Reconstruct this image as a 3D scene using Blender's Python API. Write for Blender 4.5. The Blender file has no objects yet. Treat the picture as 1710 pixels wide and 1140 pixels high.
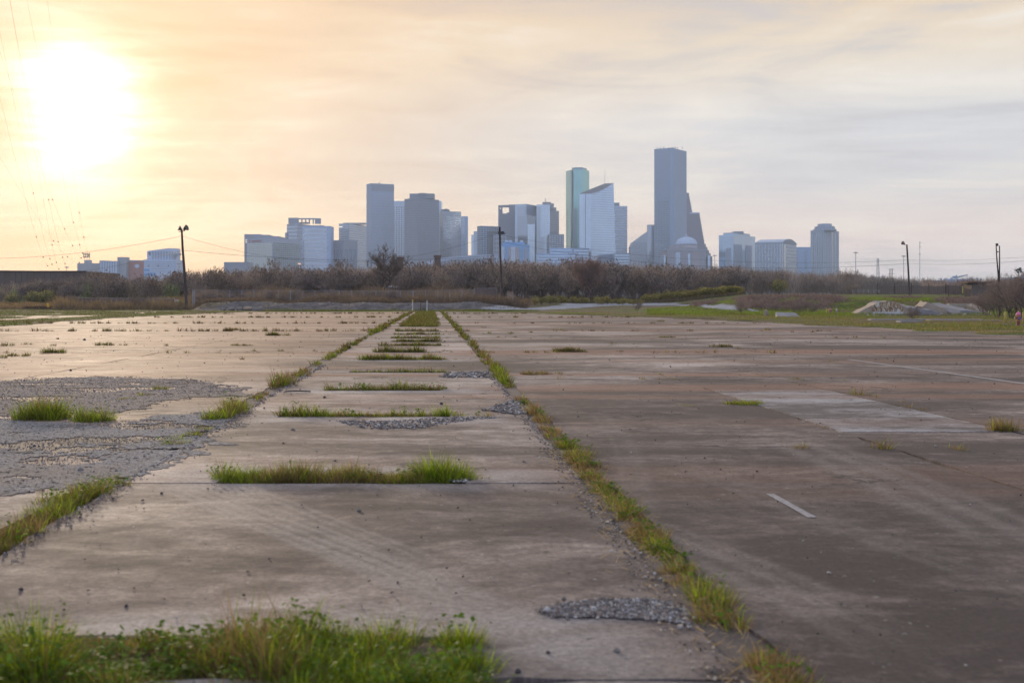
import bpy, math, random
import numpy as np
from mathutils import noise as mnoise
random.seed(7); RNG = np.random.default_rng(11)
SC = bpy.context.scene
COL = SC.collection
# ------------------------------------------------------------------ camera
F = 1900.0; HY = 502.0; CX = 855.0; CAMH = 1.6      # focal length and horizon in photo pixels
cam_d = bpy.data.cameras.new('camera'); cam = bpy.data.objects.new('camera', cam_d); COL.objects.link(cam)
cam.location = (0, 0, CAMH); cam.rotation_euler = (math.radians(90), 0, 0)
cam_d.sensor_width = 36; cam_d.lens = F / 1710 * 36
cam_d.shift_y = -(570 - HY) / 1710
cam_d.clip_end = 30000; cam_d.clip_start = 0.1
cam_d.dof.use_dof = True; cam_d.dof.focus_distance = 38; cam_d.dof.aperture_fstop = 2.8
SC.camera = cam
# ------------------------------------------------------------------ sky and sun
SUN = np.array([(132 - CX) / F, 1.0, (HY - 182) / F]); SUN /= np.linalg.norm(SUN)
sun_el = math.asin(SUN[2]); sun_az = math.atan2(SUN[0], SUN[1])

class NT:
    """tiny node helper"""
    def __init__(s, tree): s.t = tree; s.n = tree.nodes; s.l = tree.links
    def node(s, typ, **kw):
        n = s.n.new(typ)
        for k, v in kw.items(): setattr(n, k, v)
        return n
    def put(s, sock, v):
        if hasattr(v, 'is_output') or isinstance(v, bpy.types.NodeSocket): s.l.new(v, sock)
        else: sock.default_value = v
    def m(s, op, a, b=0.0, c=0.0, clamp=False):
        n = s.n.new('ShaderNodeMath'); n.operation = op; n.use_clamp = clamp
        s.put(n.inputs[0], a); s.put(n.inputs[1], b); s.put(n.inputs[2], c); return n.outputs[0]
    def add(s, a, b): return s.m('ADD', a, b)
    def sub(s, a, b): return s.m('SUBTRACT', a, b)
    def mul(s, a, b): return s.m('MULTIPLY', a, b)
    def sstep(s, x, lo, hi, a=0.0, b=1.0):
        n = s.n.new('ShaderNodeMapRange'); n.interpolation_type = 'SMOOTHSTEP'
        s.put(n.inputs[0], x); n.inputs[1].default_value = lo; n.inputs[2].default_value = hi
        n.inputs[3].default_value = a; n.inputs[4].default_value = b; return n.outputs[0]
    def mix(s, f, a, b, mode='MIX'):
        n = s.n.new('ShaderNodeMix'); n.data_type = 'RGBA'; n.blend_type = mode
        s.put(n.inputs[0], f)
        s.put(n.inputs[6], tuple(a) + (1,) if isinstance(a, (tuple, list)) and len(a) == 3 else a)
        s.put(n.inputs[7], tuple(b) + (1,) if isinstance(b, (tuple, list)) and len(b) == 3 else b)
        return n.outputs[2]
    def noise(s, vec, scale, detail=4, rough=.55, dist=0.0, col=False):
        n = s.n.new('ShaderNodeTexNoise'); s.put(n.inputs['Vector'], vec)
        n.inputs['Scale'].default_value = scale; n.inputs['Detail'].default_value = detail
        n.inputs['Roughness'].default_value = rough; n.inputs['Distortion'].default_value = dist
        return n.outputs[1 if col else 0]
    def mapping(s, vec, loc=(0, 0, 0), rot=(0, 0, 0), sc=(1, 1, 1)):
        n = s.n.new('ShaderNodeMapping'); s.put(n.inputs[0], vec)
        n.inputs[1].default_value = loc; n.inputs[2].default_value = rot; n.inputs[3].default_value = sc
        return n.outputs[0]
    def ramp(s, f, stops, interp='LINEAR'):
        n = s.n.new('ShaderNodeValToRGB'); s.put(n.inputs[0], f); cr = n.color_ramp; cr.interpolation = interp
        while len(cr.elements) < len(stops): cr.elements.new(.5)
        for e, (p, c) in zip(cr.elements, stops): e.position = p; e.color = (c[0], c[1], c[2], 1)
        return n.outputs[0]

world = bpy.data.worlds.new('World'); SC.world = world; world.use_nodes = True
w = NT(world.node_tree); w.n.clear()
wo = w.node('ShaderNodeOutputWorld')
sky = w.node('ShaderNodeTexSky'); sky.sky_type = 'NISHITA'; sky.sun_disc = False
sky.sun_elevation = sun_el; sky.sun_rotation = sun_az; sky.dust_density = 2.0; sky.altitude = 10
bg1 = w.node('ShaderNodeBackground'); w.l.new(sky.outputs[0], bg1.inputs[0]); bg1.inputs[1].default_value = 0.006
tc = w.node('ShaderNodeTexCoord')
nv = w.node('ShaderNodeVectorMath', operation='NORMALIZE'); w.l.new(tc.outputs['Generated'], nv.inputs[0])
D = nv.outputs[0]
dt = w.node('ShaderNodeVectorMath', operation='DOT_PRODUCT'); w.l.new(D, dt.inputs[0]); dt.inputs[1].default_value = tuple(SUN)
cs = w.m('MAXIMUM', dt.outputs['Value'], 0.0001)
sx = w.node('ShaderNodeSeparateXYZ'); w.l.new(D, sx.inputs[0])
zc = w.m('MAXIMUM', sx.outputs[2], 0.0)
# thin high cloud: a sheet overhead seen in perspective
inv = w.m('DIVIDE', 1.0, w.add(zc, 0.055))
cmb = w.node('ShaderNodeCombineXYZ'); w.put(cmb.inputs[0], w.mul(sx.outputs[0], inv)); w.put(cmb.inputs[1], w.mul(sx.outputs[1], inv))
cv = cmb.outputs[0]
n1 = w.noise(w.mapping(cv, rot=(0, 0, .35), sc=(.42, .9, 1)), 1.3, 7, .6, 1.2)
n2 = w.noise(w.mapping(cv, loc=(3, 1, 0), rot=(0, 0, .5), sc=(.22, 1.6, 1)), 1.7, 8, .62, .9)
n3 = w.noise(w.mapping(cv, loc=(7, 2, 0), rot=(0, 0, .2), sc=(.3, .5, 1)), .55, 4, .5, .5)
base = w.ramp(zc, [(0, (.70, .67, .74)), (.03, (.76, .69, .70)), (.06, (.82, .70, .66)), (.10, (.69, .67, .69)), (.15, (.70, .70, .72)),
                   (.205, (.82, .71, .57)), (.265, (.74, .57, .40)), (.45, (.50, .46, .44)), (1, (.36, .38, .43))])
warm = w.m('POWER', cs, 17.0)
base = w.mix(w.m('MULTIPLY', warm, .95, clamp=True), base, (.84, .575, .34))
cl = w.add(w.mul(w.sub(n1, .5), .55), w.mul(w.sub(n2, .5), .55))
az_ = w.m('ARCTAN2', sx.outputs[0], sx.outputs[1])
cb2 = w.node('ShaderNodeCombineXYZ'); w.put(cb2.inputs[0], az_); w.put(cb2.inputs[1], w.mul(sx.outputs[2], 1.0))
n4 = w.noise(w.mapping(cb2.outputs[0], loc=(.3, .1, 0), rot=(0, 0, -.30), sc=(1.0, 4.2, 1)), 2.6, 6, .56, 1.6)
n5 = w.noise(w.mapping(cb2.outputs[0], loc=(2.3, .7, 0), rot=(0, 0, .16), sc=(1.0, 7, 1)), 3.2, 7, .60, 1.2)
cl = w.add(w.mul(cl, .45), w.mul(w.sub(n3, .5), .3))
cl = w.add(cl, w.add(w.mul(w.sub(n4, .5), .85), w.mul(w.sub(n5, .5), .55)))
dark = w.sstep(cl, -.02, .22)
lite = w.sstep(cl, 0.02, -.2)
base = w.mix(w.mul(dark, .75), base, w.mix(warm, (.53, .515, .54), (.82, .50, .24)))
base = w.mix(w.mul(lite, .75), base, w.mix(warm, (.88, .82, .74), (.97, .79, .57)))
g1 = w.mul(w.m('POWER', cs, 1350.0), 3.3)
g2 = w.mul(w.m('POWER', cs, 260.0), .26)
g3 = 0.0
gmod = w.sstep(cl, .20, -.14, .35, 1.25)
glow = w.mix(1.0, (0, 0, 0), w.mix(w.m('MULTIPLY', g1, 1, clamp=True), (1, .80, .58), (1, .95, .84)))
gl = w.node('ShaderNodeVectorMath', operation='SCALE'); w.l.new(glow, gl.inputs[0]); w.put(gl.inputs['Scale'], w.mul(gmod, w.add(g1, w.add(g2, g3))))
east = w.sstep(sx.outputs[1], .55, -.55)
base = w.mix(east, base, w.ramp(zc, [(0, (.66, .68, .82)), (.12, (.60, .69, .92)), (.5, (.48, .57, .82)), (1, (.38, .44, .56))]))
tot = w.node('ShaderNodeVectorMath', operation='ADD'); w.l.new(base, tot.inputs[0]); w.l.new(gl.outputs[0], tot.inputs[1])
bg2 = w.node('ShaderNodeBackground'); w.l.new(tot.outputs[0], bg2.inputs[0]); bg2.inputs[1].default_value = .93
ad = w.node('ShaderNodeAddShader'); w.l.new(bg1.outputs[0], ad.inputs[0]); w.l.new(bg2.outputs[0], ad.inputs[1])
w.l.new(ad.outputs[0], wo.inputs[0])

sl = bpy.data.lights.new('sun', 'SUN'); sl.energy = 2.2; sl.angle = math.radians(1.0); sl.color = (1, .80, .58)
so = bpy.data.objects.new('sun', sl); COL.objects.link(so)
from mathutils import Vector
so.rotation_euler = Vector(SUN).to_track_quat('Z', 'Y').to_euler()
vs = SC.view_settings
SC.display_settings.display_device = 'sRGB'
vs.view_transform = 'Standard'; vs.look = 'None'; vs.exposure = 0.26; vs.gamma = 1.0; vs.use_curve_mapping = False
SC.cycles.volume_bounces = 1; SC.cycles.max_bounces = 6; SC.cycles.transparent_max_bounces = 8

# ------------------------------------------------------------------ helpers
def wx(px, Y): return (px - CX) / F * Y
def wz(py, Y): return CAMH + (HY - py) / F * Y
def depth(py, z=0.0): return (CAMH - z) * F / (py - HY)
def tag(o, label=None, cat=None, group=None, kind=None):
    if label: o['label'] = label
    if cat: o['category'] = cat
    if group: o['group'] = group
    if kind: o['kind'] = kind
    return o
def link(name, me, parent=None):
    o = bpy.data.objects.new(name, me); COL.objects.link(o)
    if parent: o.parent = parent
    return o
def empty(name, loc=(0, 0, 0), rz=0.0, parent=None):
    o = bpy.data.objects.new(name, None); COL.objects.link(o); o.location = loc; o.rotation_euler.z = rz
    o.empty_display_size = .2
    if parent: o.parent = parent
    return o
class MB:
    def __init__(s): s.v = []; s.f = []
    def quad(s, a, b, c, d):
        n = len(s.v); s.v += [a, b, c, d]; s.f.append((n, n + 1, n + 2, n + 3)); return s
    def poly(s, pts):
        n = len(s.v); s.v += list(pts); s.f.append(tuple(range(n, n + len(pts)))); return s
    def prism(s, pts, z0, z1, ztop=None, bottom=True):
        """extrude an outline (ccw from above); ztop may give each corner its own height"""
        n = len(s.v); k = len(pts); zt = ztop or [z1] * k
        s.v += [(p[0], p[1], z0) for p in pts] + [(p[0], p[1], z) for p, z in zip(pts, zt)]
        for i in range(k):
            j = (i + 1) % k; s.f.append((n + i, n + j, n + k + j, n + k + i))
        s.f.append(tuple(n + k + i for i in range(k)))
        if bottom: s.f.append(tuple(n + i for i in reversed(range(k))))
        return s
    def box(s, c, d, rz=0.0):
        ca, sa = math.cos(rz), math.sin(rz); hx, hy = d[0] / 2, d[1] / 2
        pts = [(c[0] + x * ca - y * sa, c[1] + x * sa + y * ca) for x, y in ((-hx, -hy), (hx, -hy), (hx, hy), (-hx, hy))]
        return s.prism(pts, c[2] - d[2] / 2, c[2] + d[2] / 2)
    def tube(s, path, rad, seg=6, cap=True):
        path = [Vector(p) for p in path]; R = rad if isinstance(rad, (list, tuple)) else [rad] * len(path)
        n0 = len(s.v)
        for i, p in enumerate(path):
            t = (path[min(i + 1, len(path) - 1)] - path[max(i - 1, 0)]).normalized()
            a = t.orthogonal().normalized() if abs(t.z) > .99 or True else None
            ref = Vector((0, 0, 1)) if abs(t.z) < .9 else Vector((1, 0, 0))
            a = t.cross(ref).normalized(); b = t.cross(a).normalized()
            for k in range(seg):
                th = 2 * math.pi * k / seg
                q = p + a * (math.cos(th) * R[i]) + b * (math.sin(th) * R[i]); s.v.append(tuple(q))
        for i in range(len(path) - 1):
            for k in range(seg):
                k2 = (k + 1) % seg
                s.f.append((n0 + i * seg + k, n0 + i * seg + k2, n0 + (i + 1) * seg + k2, n0 + (i + 1) * seg + k))
        if cap:
            s.f.append(tuple(n0 + k for k in range(seg)))
            s.f.append(tuple(n0 + (len(path) - 1) * seg + k for k in reversed(range(seg))))
        return s
    def lathe(s, c, prof, seg=16):
        n0 = len(s.v)
        for r, z in prof:
            for k in range(seg):
                th = 2 * math.pi * k / seg; s.v.append((c[0] + r * math.cos(th), c[1] + r * math.sin(th), c[2] + z))
        for i in range(len(prof) - 1):
            for k in range(seg):
                k2 = (k + 1) % seg
                s.f.append((n0 + i * seg + k, n0 + i * seg + k2, n0 + (i + 1) * seg + k2, n0 + (i + 1) * seg + k))
        s.f.append(tuple(n0 + k for k in reversed(range(seg))))
        s.f.append(tuple(n0 + (len(prof) - 1) * seg + k for k in range(seg)))
        return s
    def build(s, name, mat, parent=None, smooth=False):
        me = bpy.data.meshes.new(name); me.from_pydata(s.v, [], s.f)
        if mat: me.materials.append(mat)
        if smooth:
            for p in me.polygons: p.use_smooth = True
        me.update()
        return link(name, me, parent)
def np_mesh(name, V, T, mat, cols=None, smooth=False):
    """V (n,3), T (m,3 or 4) -> mesh"""
    me = bpy.data.meshes.new(name); k = T.shape[1]
    me.vertices.add(len(V)); me.vertices.foreach_set('co', V.astype(np.float32).ravel())
    me.loops.add(T.size); me.loops.foreach_set('vertex_index', T.astype(np.int32).ravel())
    me.polygons.add(len(T)); me.polygons.foreach_set('loop_start', np.arange(0, T.size, k, dtype=np.int32))
    me.polygons.foreach_set('loop_total', np.full(len(T), k, dtype=np.int32))
    if smooth: me.polygons.foreach_set('use_smooth', np.ones(len(T), dtype=bool))
    me.update(calc_edges=True)
    if cols is not None:
        a = me.color_attributes.new('tint', 'FLOAT_COLOR', 'POINT')
        c4 = np.ones((len(V), 4), np.float32); c4[:, :3] = cols; a.data.foreach_set('color', c4.ravel())
    if mat: me.materials.append(mat)
    return me
def new_mat(name):
    m = bpy.data.materials.new(name); m.use_nodes = True; t = NT(m.node_tree)
    b = m.node_tree.nodes['Principled BSDF']
    return m, t, b
def plain(name, col, rough=.7, metal=0.0, var=.12, scale=.6, bump=0.0, spec=.5):
    m, t, b = new_mat(name)
    g = t.node('ShaderNodeNewGeometry').outputs['Position']
    n = t.noise(g, scale, 5, .6)
    c = t.mix(n, tuple(x * (1 - var) for x in col), tuple(min(1, x * (1 + var)) for x in col))
    t.l.new(c, b.inputs['Base Color']); b.inputs['Roughness'].default_value = rough; b.inputs['Metallic'].default_value = metal
    b.inputs['Specular IOR Level'].default_value = spec
    if bump:
        bn = t.node('ShaderNodeBump'); bn.inputs['Strength'].default_value = bump; t.l.new(t.noise(g, scale * 6, 4), bn.inputs['Height']); t.l.new(bn.outputs[0], b.inputs['Normal'])
    return m
def foliage_mat(name, trans=.35, rough=.6):
    m, t, b = new_mat(name)
    a = t.node('ShaderNodeAttribute', attribute_name='tint')
    t.l.new(a.outputs['Color'], b.inputs['Base Color']); b.inputs['Roughness'].default_value = rough
    b.inputs['Specular IOR Level'].default_value = .25
    tr = t.node('ShaderNodeBsdfTranslucent'); t.l.new(t.mix(1.0, a.outputs['Color'], (1.5, 1.5, .8), 'MULTIPLY'), tr.inputs[0])
    mx = t.node('ShaderNodeMixShader'); mx.inputs[0].default_value = trans
    t.l.new(b.outputs[0], mx.inputs[1]); t.l.new(tr.outputs[0], mx.inputs[2])
    t.l.new(mx.outputs[0], m.node_tree.nodes['Material Output'].inputs[0])
    return m
M_GRASS = foliage_mat('grass_blades', .45)
M_LEAF = foliage_mat('leaves', .4)
M_TWIG = foliage_mat('bare_twigs', 0.15, .85)
SL = 0.0705                       # the slabs run 4 degrees left of the view axis
def uv2(u, v): return (u - SL * v, v)
# ------------------------------------------------------------------ ground
def _h(ix, iy, s):
    n = (ix * 374761393 + iy * 668265263 + s * 974634777) & 0xffffffff
    n = ((n ^ (n >> 13)) * 1274126177) & 0xffffffff
    return ((n ^ (n >> 16)) & 0xffff) / 65535.0
def vnoise(x, y, s=0):
    x = np.asarray(x, float); y = np.asarray(y, float)
    ix = np.floor(x).astype(np.int64); iy = np.floor(y).astype(np.int64); fx = x - ix; fy = y - iy
    fx = fx * fx * (3 - 2 * fx); fy = fy * fy * (3 - 2 * fy)
    a = _h(ix, iy, s); b = _h(ix + 1, iy, s); c = _h(ix, iy + 1, s); d = _h(ix + 1, iy + 1, s)
    return (a + (b - a) * fx) * (1 - fy) + (c + (d - c) * fx) * fy
def fbm(x, y, s=0, o=4):
    r = 0; a = .5; t = 0
    for i in range(o):
        r = r + a * vnoise(x * 2 ** i, y * 2 ** i, s + i * 17); t += a; a *= .5
    return r / t
def ss(x, a, b):
    t = np.clip((x - a) / (b - a), 0, 1); return t * t * (3 - 2 * t)
def edge_right(Y):
    return np.interp(Y, [0, 40, 50.7, 70.7, 108, 138, 150, 160, 172], [30, 28, 26.6, 25.3, 21.7, 13, 8, 4, 3])
V_FAR = 164.0
def apron(X, Y):
    """1 on the concrete, 0 off it"""
    u = X + SL * Y; nz = (fbm(X * .35, Y * .35, 3) - .5)
    a = 1 - ss(u - edge_right(Y) + nz * 5, -.5, .8)
    a = a * (1 - ss(Y - V_FAR + nz * 4, -1, 1))
    return a
def verge_left(X, Y):
    u = X + SL * Y
    c = np.interp(Y, [60, 80, 100, 130, 165], [-29.5, -30.3, -31.5, -31.8, -30])
    wd = np.interp(Y, [60, 80, 110, 165], [3.5, 3.8, 3.2, 5]); nz = (fbm(X * .3, Y * .3, 9) - .5)
    v = 1 - ss(np.abs(u - c) + nz * 3, wd * .6, wd)
    far = ss(-u, 33, 36) * ss(fbm(X * .22, Y * .12, 21) + ss(Y, 110, 165) * .25, .56, .62) * ss(Y, 75, 95)
    return np.maximum(v * ss(Y, 40, 60), far)
def H(X, Y):
    X = np.asarray(X, float); Y = np.asarray(Y, float)
    s = X / np.maximum(Y, 20.0); px = s * F + CX
    a = apron(X, Y); vl = verge_left(X, Y)
    out = 1 - a
    z = -.08 * a + .05 * out + .14 * vl * a
    rough = (fbm(X * .5, Y * .5, 5) - .5) * .16 + (fbm(X * .12, Y * .12, 6) - .5) * .3
    z = z + rough * out * ss(Y, 40, 60)
    # low embankment behind the apron, left and centre; land stays higher behind it
    ltail = ss(px, 318, 350); rtail = 1 - ss(px, 800, 900)
    front = 176 + (fbm(X * .05, Y * 0, 31) - .5) * 10
    bank = ss(Y + (fbm(X * .3, Y * .3, 37) - .5) * 7, front, front + 12) * (1.25 + (fbm(X * .16, X * 0 + 3, 8) - .5) * 1.0) * ltail
    z = z + bank * rtail
    # land rising gently beyond the pale track
    z = z + (1 - rtail * ltail) * ss(Y, 172, 265) * np.interp(px, [0, 300, 860, 1000, 1090], [.5, .5, 1.3, 1.15, 1.1])
    # grassed berm on the right
    k = ss(px, 1075, 1250) * (1 - ss(px, 1900, 2400) * .3)
    f2 = np.interp(px, [1100, 1250, 1450, 1700, 2000], [166, 150, 141, 118, 100])
    top = np.interp(px, [1100, 1230, 1330, 1500, 1700], [1.0, 1.75, 1.95, 1.9, 1.5]) + (fbm(X * .07, Y * .03, 14) - .5) * .35
    z = z + k * ss(Y, f2, f2 + 26) * top + k * (fbm(X * .25, Y * .25, 15) - .5) * .9 * ss(Y, f2, f2 + 8) * (1 - ss(Y, f2 + 18, f2 + 30))
    z = z + ss(Y, 600, 1500) * -1.0
    return z
def zone(X, Y, Z):
    """green, dry, gravel weights"""
    px = X / np.maximum(Y, 20.0) * F + CX
    n1 = fbm(X * .15, Y * .08, 41); n2 = fbm(X * .6, Y * .3, 43); n3 = fbm(X * .05, Y * .05, 44)
    a = apron(X, Y)
    green = ss(n1 * .6 + n2 * .4, .44, .56)
    rt = ss(px, 1075, 1250)
    green = green * (1 - ss(px, 300, 330) * (1 - ss(px, 850, 900)) * ss(Y, 172, 176) * .85)
    green = green * (1 - .55 * (1 - rt) * ss(Y, 172, 200))
    brush = rt * np.maximum(ss(n3 * .5 + n1 * .5, .50, .56), ss(px + (n1 - .5) * 120, 1215, 1245) * (1 - ss(px + (n1 - .5) * 120, 1370, 1405)) * ss(fbm(X * .3, Y * .2, 47), .34, .44)) * ss(Z, .25, .8) * (1 - ss(Z, 1.9, 2.2))
    green = green * (1 - .9 * brush)
    topg = rt * ss(Y, 160, 185); green = np.maximum(green, topg * .9)
    # pale gravel track crossing behind the apron
    yc = np.interp(px, [560, 640, 800, 900, 1000, 1060, 1120, 1180, 1270, 1300], [172, 172, 173, 190, 235, 255, 225, 175, 152, 150])
    wd = np.interp(px, [560, 640, 800, 900, 1000, 1060, 1120, 1180, 1270, 1300], [0, 2.5, 5, 16, 44, 42, 18, 6, 2, 0]) 
    grav = 1 - ss(np.abs(Y - yc) + (fbm(X * .15, Y * .06, 51) - .5) * wd * 1.3, wd * .55, wd * .9 + .01)
    grav = np.where((px > 560) & (px < 1300), grav, 0)
    # gravelly face of the embankment
    bk = (1 - ss(px, 850, 890)) * ss(px, 300, 340) * ss(Y, 174, 178) * (1 - ss(Y, 188, 194))
    bk = bk * ss(fbm(X * .06, Y * .02 + 5, 52), .30, .42)
    dark = a * (1 - verge_left(X, Y))
    return green, brush, np.maximum(grav, 0), bk, dark
ys = np.concatenate([np.linspace(-300, -8, 12), np.linspace(-5, 40, 46), np.linspace(41, 210, 300), np.linspace(212, 330, 50), np.geomspace(340, 12000, 34)])
tt = np.linspace(-1, 1, 420)
sarr = np.sign(tt) * (np.abs(tt) * .62 + np.abs(tt) ** 9 * 4.0)
YY = np.repeat(ys[:, None], len(sarr), 1); XX = sarr[None, :] * np.maximum(np.abs(YY), 45)
ZZ = H(XX, YY)
nr, nc = YY.shape
V = np.stack([XX, YY, ZZ], -1).reshape(-1, 3)
idx = np.arange(nr * nc).reshape(nr, nc)
Q = np.stack([idx[:-1, :-1], idx[:-1, 1:], idx[1:, 1:], idx[1:, :-1]], -1).reshape(-1, 4)
g_, b_, gr_, bk_, dk_ = [q.reshape(-1, 1) for q in zone(XX, YY, ZZ)]
fine = fbm(XX * 1.3, YY * .8, 61).reshape(-1, 1); fine2 = fbm(XX * .4, YY * .3, 62).reshape(-1, 1)
dry = np.array([.150, .112, .068]) * (.65 + .7 * fine); soil = np.array([.105, .078, .058]) * (.8 + .4 * fine2)
grn = np.array([.080, .105, .022]) * (.6 + .9 * fine) + np.array([.05, .035, .0]) * fine2
C = dry * (1 - g_) + grn * g_
C = C * (1 - b_) + np.array([.095, .068, .056]) * (.6 + .8 * fine) * b_
C = C * (1 - bk_) + np.array([.14, .125, .125]) * (.3 + 1.4 * fine) * bk_
C = C * (1 - gr_) + np.array([.36, .36, .39]) * (.8 + .4 * fine) * gr_
C = C * (1 - dk_) + soil * dk_
me = np_mesh('ground', V, Q, None, C, True)
m, t, b = new_mat('ground_soil')
at = t.node('ShaderNodeAttribute', attribute_name='tint').outputs['Color']
g = t.node('ShaderNodeNewGeometry').outputs['Position']
nn = t.noise(g, 2.5, 6, .7)
t.l.new(t.mix(1.0, at, t.ramp(nn, [(.25, (.5, .5, .5)), (.75, (1.5, 1.5, 1.5))]), 'MULTIPLY'), b.inputs['Base Color'])
b.inputs['Roughness'].default_value = .95; b.inputs['Specular IOR Level'].default_value = .2
bn = t.node('ShaderNodeBump'); bn.inputs['Strength'].default_value = .7; bn.inputs['Distance'].default_value = .06
t.l.new(t.noise(g, 9, 5, .7), bn.inputs['Height']); t.l.new(bn.outputs[0], b.inputs['Normal'])
me.materials.append(m)
tag(link('ground', me), kind='structure')

# ------------------------------------------------------------------ concrete slabs
def concrete(name, pale=0.0):
    m, t, b = new_mat(name)
    P = t.node('ShaderNodeNewGeometry').outputs['Position']
    sp = t.node('ShaderNodeSeparateXYZ'); t.l.new(P, sp.inputs[0])
    u = t.add(sp.outputs[0], t.mul(sp.outputs[1], SL)); v = sp.outputs[1]
    c2 = t.node('ShaderNodeCombineXYZ'); t.put(c2.inputs[0], u); t.put(c2.inputs[1], v); UV = c2.outputs[0]
    big = t.noise(t.mapping(UV, sc=(.55, 1, 1)), .20, 6, .6, .9)
    mid = t.noise(t.mapping(UV, sc=(.7, 1.25, 1)), .9, 9, .66, .8)
    sml = t.noise(t.mapping(UV, sc=(.85, 1.15, 1)), 5, 9, .74, .4)
    grit = t.noise(UV, 26, 6, .85)
    # broad tone: brown grime over pale cement
    tone = t.add(t.add(t.mul(big, 1.7), t.mul(mid, .80)), t.add(t.mul(sml, .68), -1.005))
    # the paving right of the second joint is darker and near the camera both are grimier
    rgt = t.sstep(u, 1.3, 1.6); near = t.sstep(v, 26, 9); nearer = t.sstep(v, 9.5, 7)
    tone = t.sub(tone, t.mul(rgt, .045)); tone = t.sub(tone, t.mul(near, .03)); tone = t.sub(tone, t.mul(t.mul(rgt, t.sstep(v, 30, 13)), .085))
    tone = t.sub(tone, t.mul(nearer, .02)); tone = t.sub(tone, t.mul(t.sub(1.0, rgt), t.mul(t.sstep(v, 15, 8.5), .075)))
    if not pale:
        col = t.ramp(tone, [(.34, (.066, .047, .042)), (.46, (.122, .090, .079)), (.57, (.205, .156, .135)), (.67, (.315, .248, .214)), (.80, (.46, .38, .335))])
    else:
        col = t.ramp(t.add(tone, .10), [(.36, (.12, .10, .095)), (.48, (.25, .22, .215)), (.60, (.38, .355, .35)), (.80, (.50, .48, .475))])
    # rust-red clay wash in cross bands
    rb = t.noise(t.mapping(UV, loc=(9, 4, 0), sc=(.10, 1, 1)), .32, 4, .6, .4)
    col = t.mix(t.mul(t.sstep(rb, .50, .62), t.sstep(v, 14, 24, .3, .85)), col, t.mix(sml, (.17, .082, .05), (.36, .19, .125)))
    # warm clay-coloured tint left of the lane, fading in with distance
    col = t.mix(t.mul(t.sstep(u, -1, -6), t.mul(t.sstep(v, 12, 26), t.sstep(big, .35, .6, .35, .75))), col, t.mix(mid, (.25, .135, .078), (.54, .34, .21)))
    # wheel tracks: pale swept bands with tread lines, straight and curving
    def track(col, px0, py0, px1, py1, hw, cc, k, tread=28):
        Y0 = depth(py0); Y1 = depth(py1); a = Vector((wx(px0, Y0), Y0)); c = Vector((wx(px1, Y1), Y1)); d = (c - a); L = d.length; d /= L
        nx, ny = -d.y, d.x
        off = t.add(t.add(t.mul(sp.outputs[0], nx), t.mul(sp.outputs[1], ny)), -(a.x * nx + a.y * ny))
        al = t.add(t.add(t.mul(sp.outputs[0], d.x), t.mul(sp.outputs[1], d.y)), -(a.x * d.x + a.y * d.y))
        off = t.add(off, t.mul(t.mul(al, al), cc)); off = t.add(off, t.mul(t.sub(mid, .5), .12))
        mk = t.sstep(t.m('ABSOLUTE', off), hw, hw * .55)
        mk = t.mul(mk, t.mul(t.sstep(al, -.6, .5), t.sstep(al, L + 1.2, L - .3)))
        ln = t.sstep(t.m('SINE', t.mul(off, tread)), -.9, .9, .45, 1)
        mk = t.mul(t.mul(mk, ln), t.sstep(sml, .3, .6, .45, 1))
        return t.mix(t.mul(mk, k), col, (.30, .255, .225))
    col = track(col, 310, 815, 800, 1010, .26, 0.0, .85, 60)
    col = track(col, 400, 815, 640, 912, .2, 0.0, .65, 60)
    col = track(col, 520, 900, 800, 1000, .2, .02, .7, 75)
    col = track(col, 1010, 860, 1420, 1000, .32, .035, .5, 30)
    col = track(col, 1330, 740, 1710, 880, .5, .01, .5, 20)
    col = track(col, 1180, 790, 1600, 960, .25, -.01, .22, 34)
    col = track(col, 1000, 690, 1480, 1100, .2, .01, .2, 30)
    # pale halo beside grassed slots and joints
    per = t.m('FRACT', t.m('DIVIDE', t.add(v, .02), 5.05))
    halo = t.mul(t.m('MAXIMUM', t.sstep(per, .86, .98), t.sstep(per, .22, .10)), t.mul(t.sstep(u, -2.9, -2.0), t.sstep(u, 1.4, .5)))
    halo = t.mul(halo, t.mul(t.sstep(v, 66, 60), t.sstep(mid, .35, .6, .25, 1)))
    col = t.mix(t.mul(halo, .8), col, (.38, .34, .325))
    # cracks
    vo = t.node('ShaderNodeTexVoronoi', feature='DISTANCE_TO_EDGE'); vo.inputs['Scale'].default_value = .26
    wv = t.node('ShaderNodeVectorMath', operation='ADD'); t.l.new(UV, wv.inputs[0])
    wn = t.node('ShaderNodeVectorMath', operation='SCALE'); t.l.new(t.noise(UV, 1.6, 5, .7, col=True), wn.inputs[0]); wn.inputs['Scale'].default_value = 1.1
    t.l.new(wn.outputs[0], wv.inputs[1]); t.l.new(wv.outputs[0], vo.inputs['Vector'])
    ck = t.mul(t.sstep(vo.outputs['Distance'], .010, .002), t.sstep(t.noise(UV, .35, 2), .52, .60))
    col = t.mix(t.mul(ck, .8), col, (.03, .025, .022))
    # small stains, pits and light flecks
    st = t.noise(t.mapping(UV, loc=(2, 7, 0), sc=(.7, 1.6, 1)), 2.2, 6, .7, .3)
    col = t.mix(t.mul(t.sstep(st, .60, .70), .55), col, (.055, .038, .033))
    v2 = t.node('ShaderNodeTexVoronoi', feature='F1'); v2.inputs['Scale'].default_value = 14; t.l.new(UV, v2.inputs['Vector'])
    fk = t.mul(t.sstep(v2.outputs['Distance'], .16, .08), t.sstep(t.noise(UV, 1.1, 3), .56, .66))
    col = t.mix(t.mul(fk, .6), col, (.5, .47, .44))
    col = t.mix(1.0, col, t.ramp(grit, [(.3, (.35, .35, .35)), (.7, (1.62, 1.62, 1.62))]), 'MULTIPLY')
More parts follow.
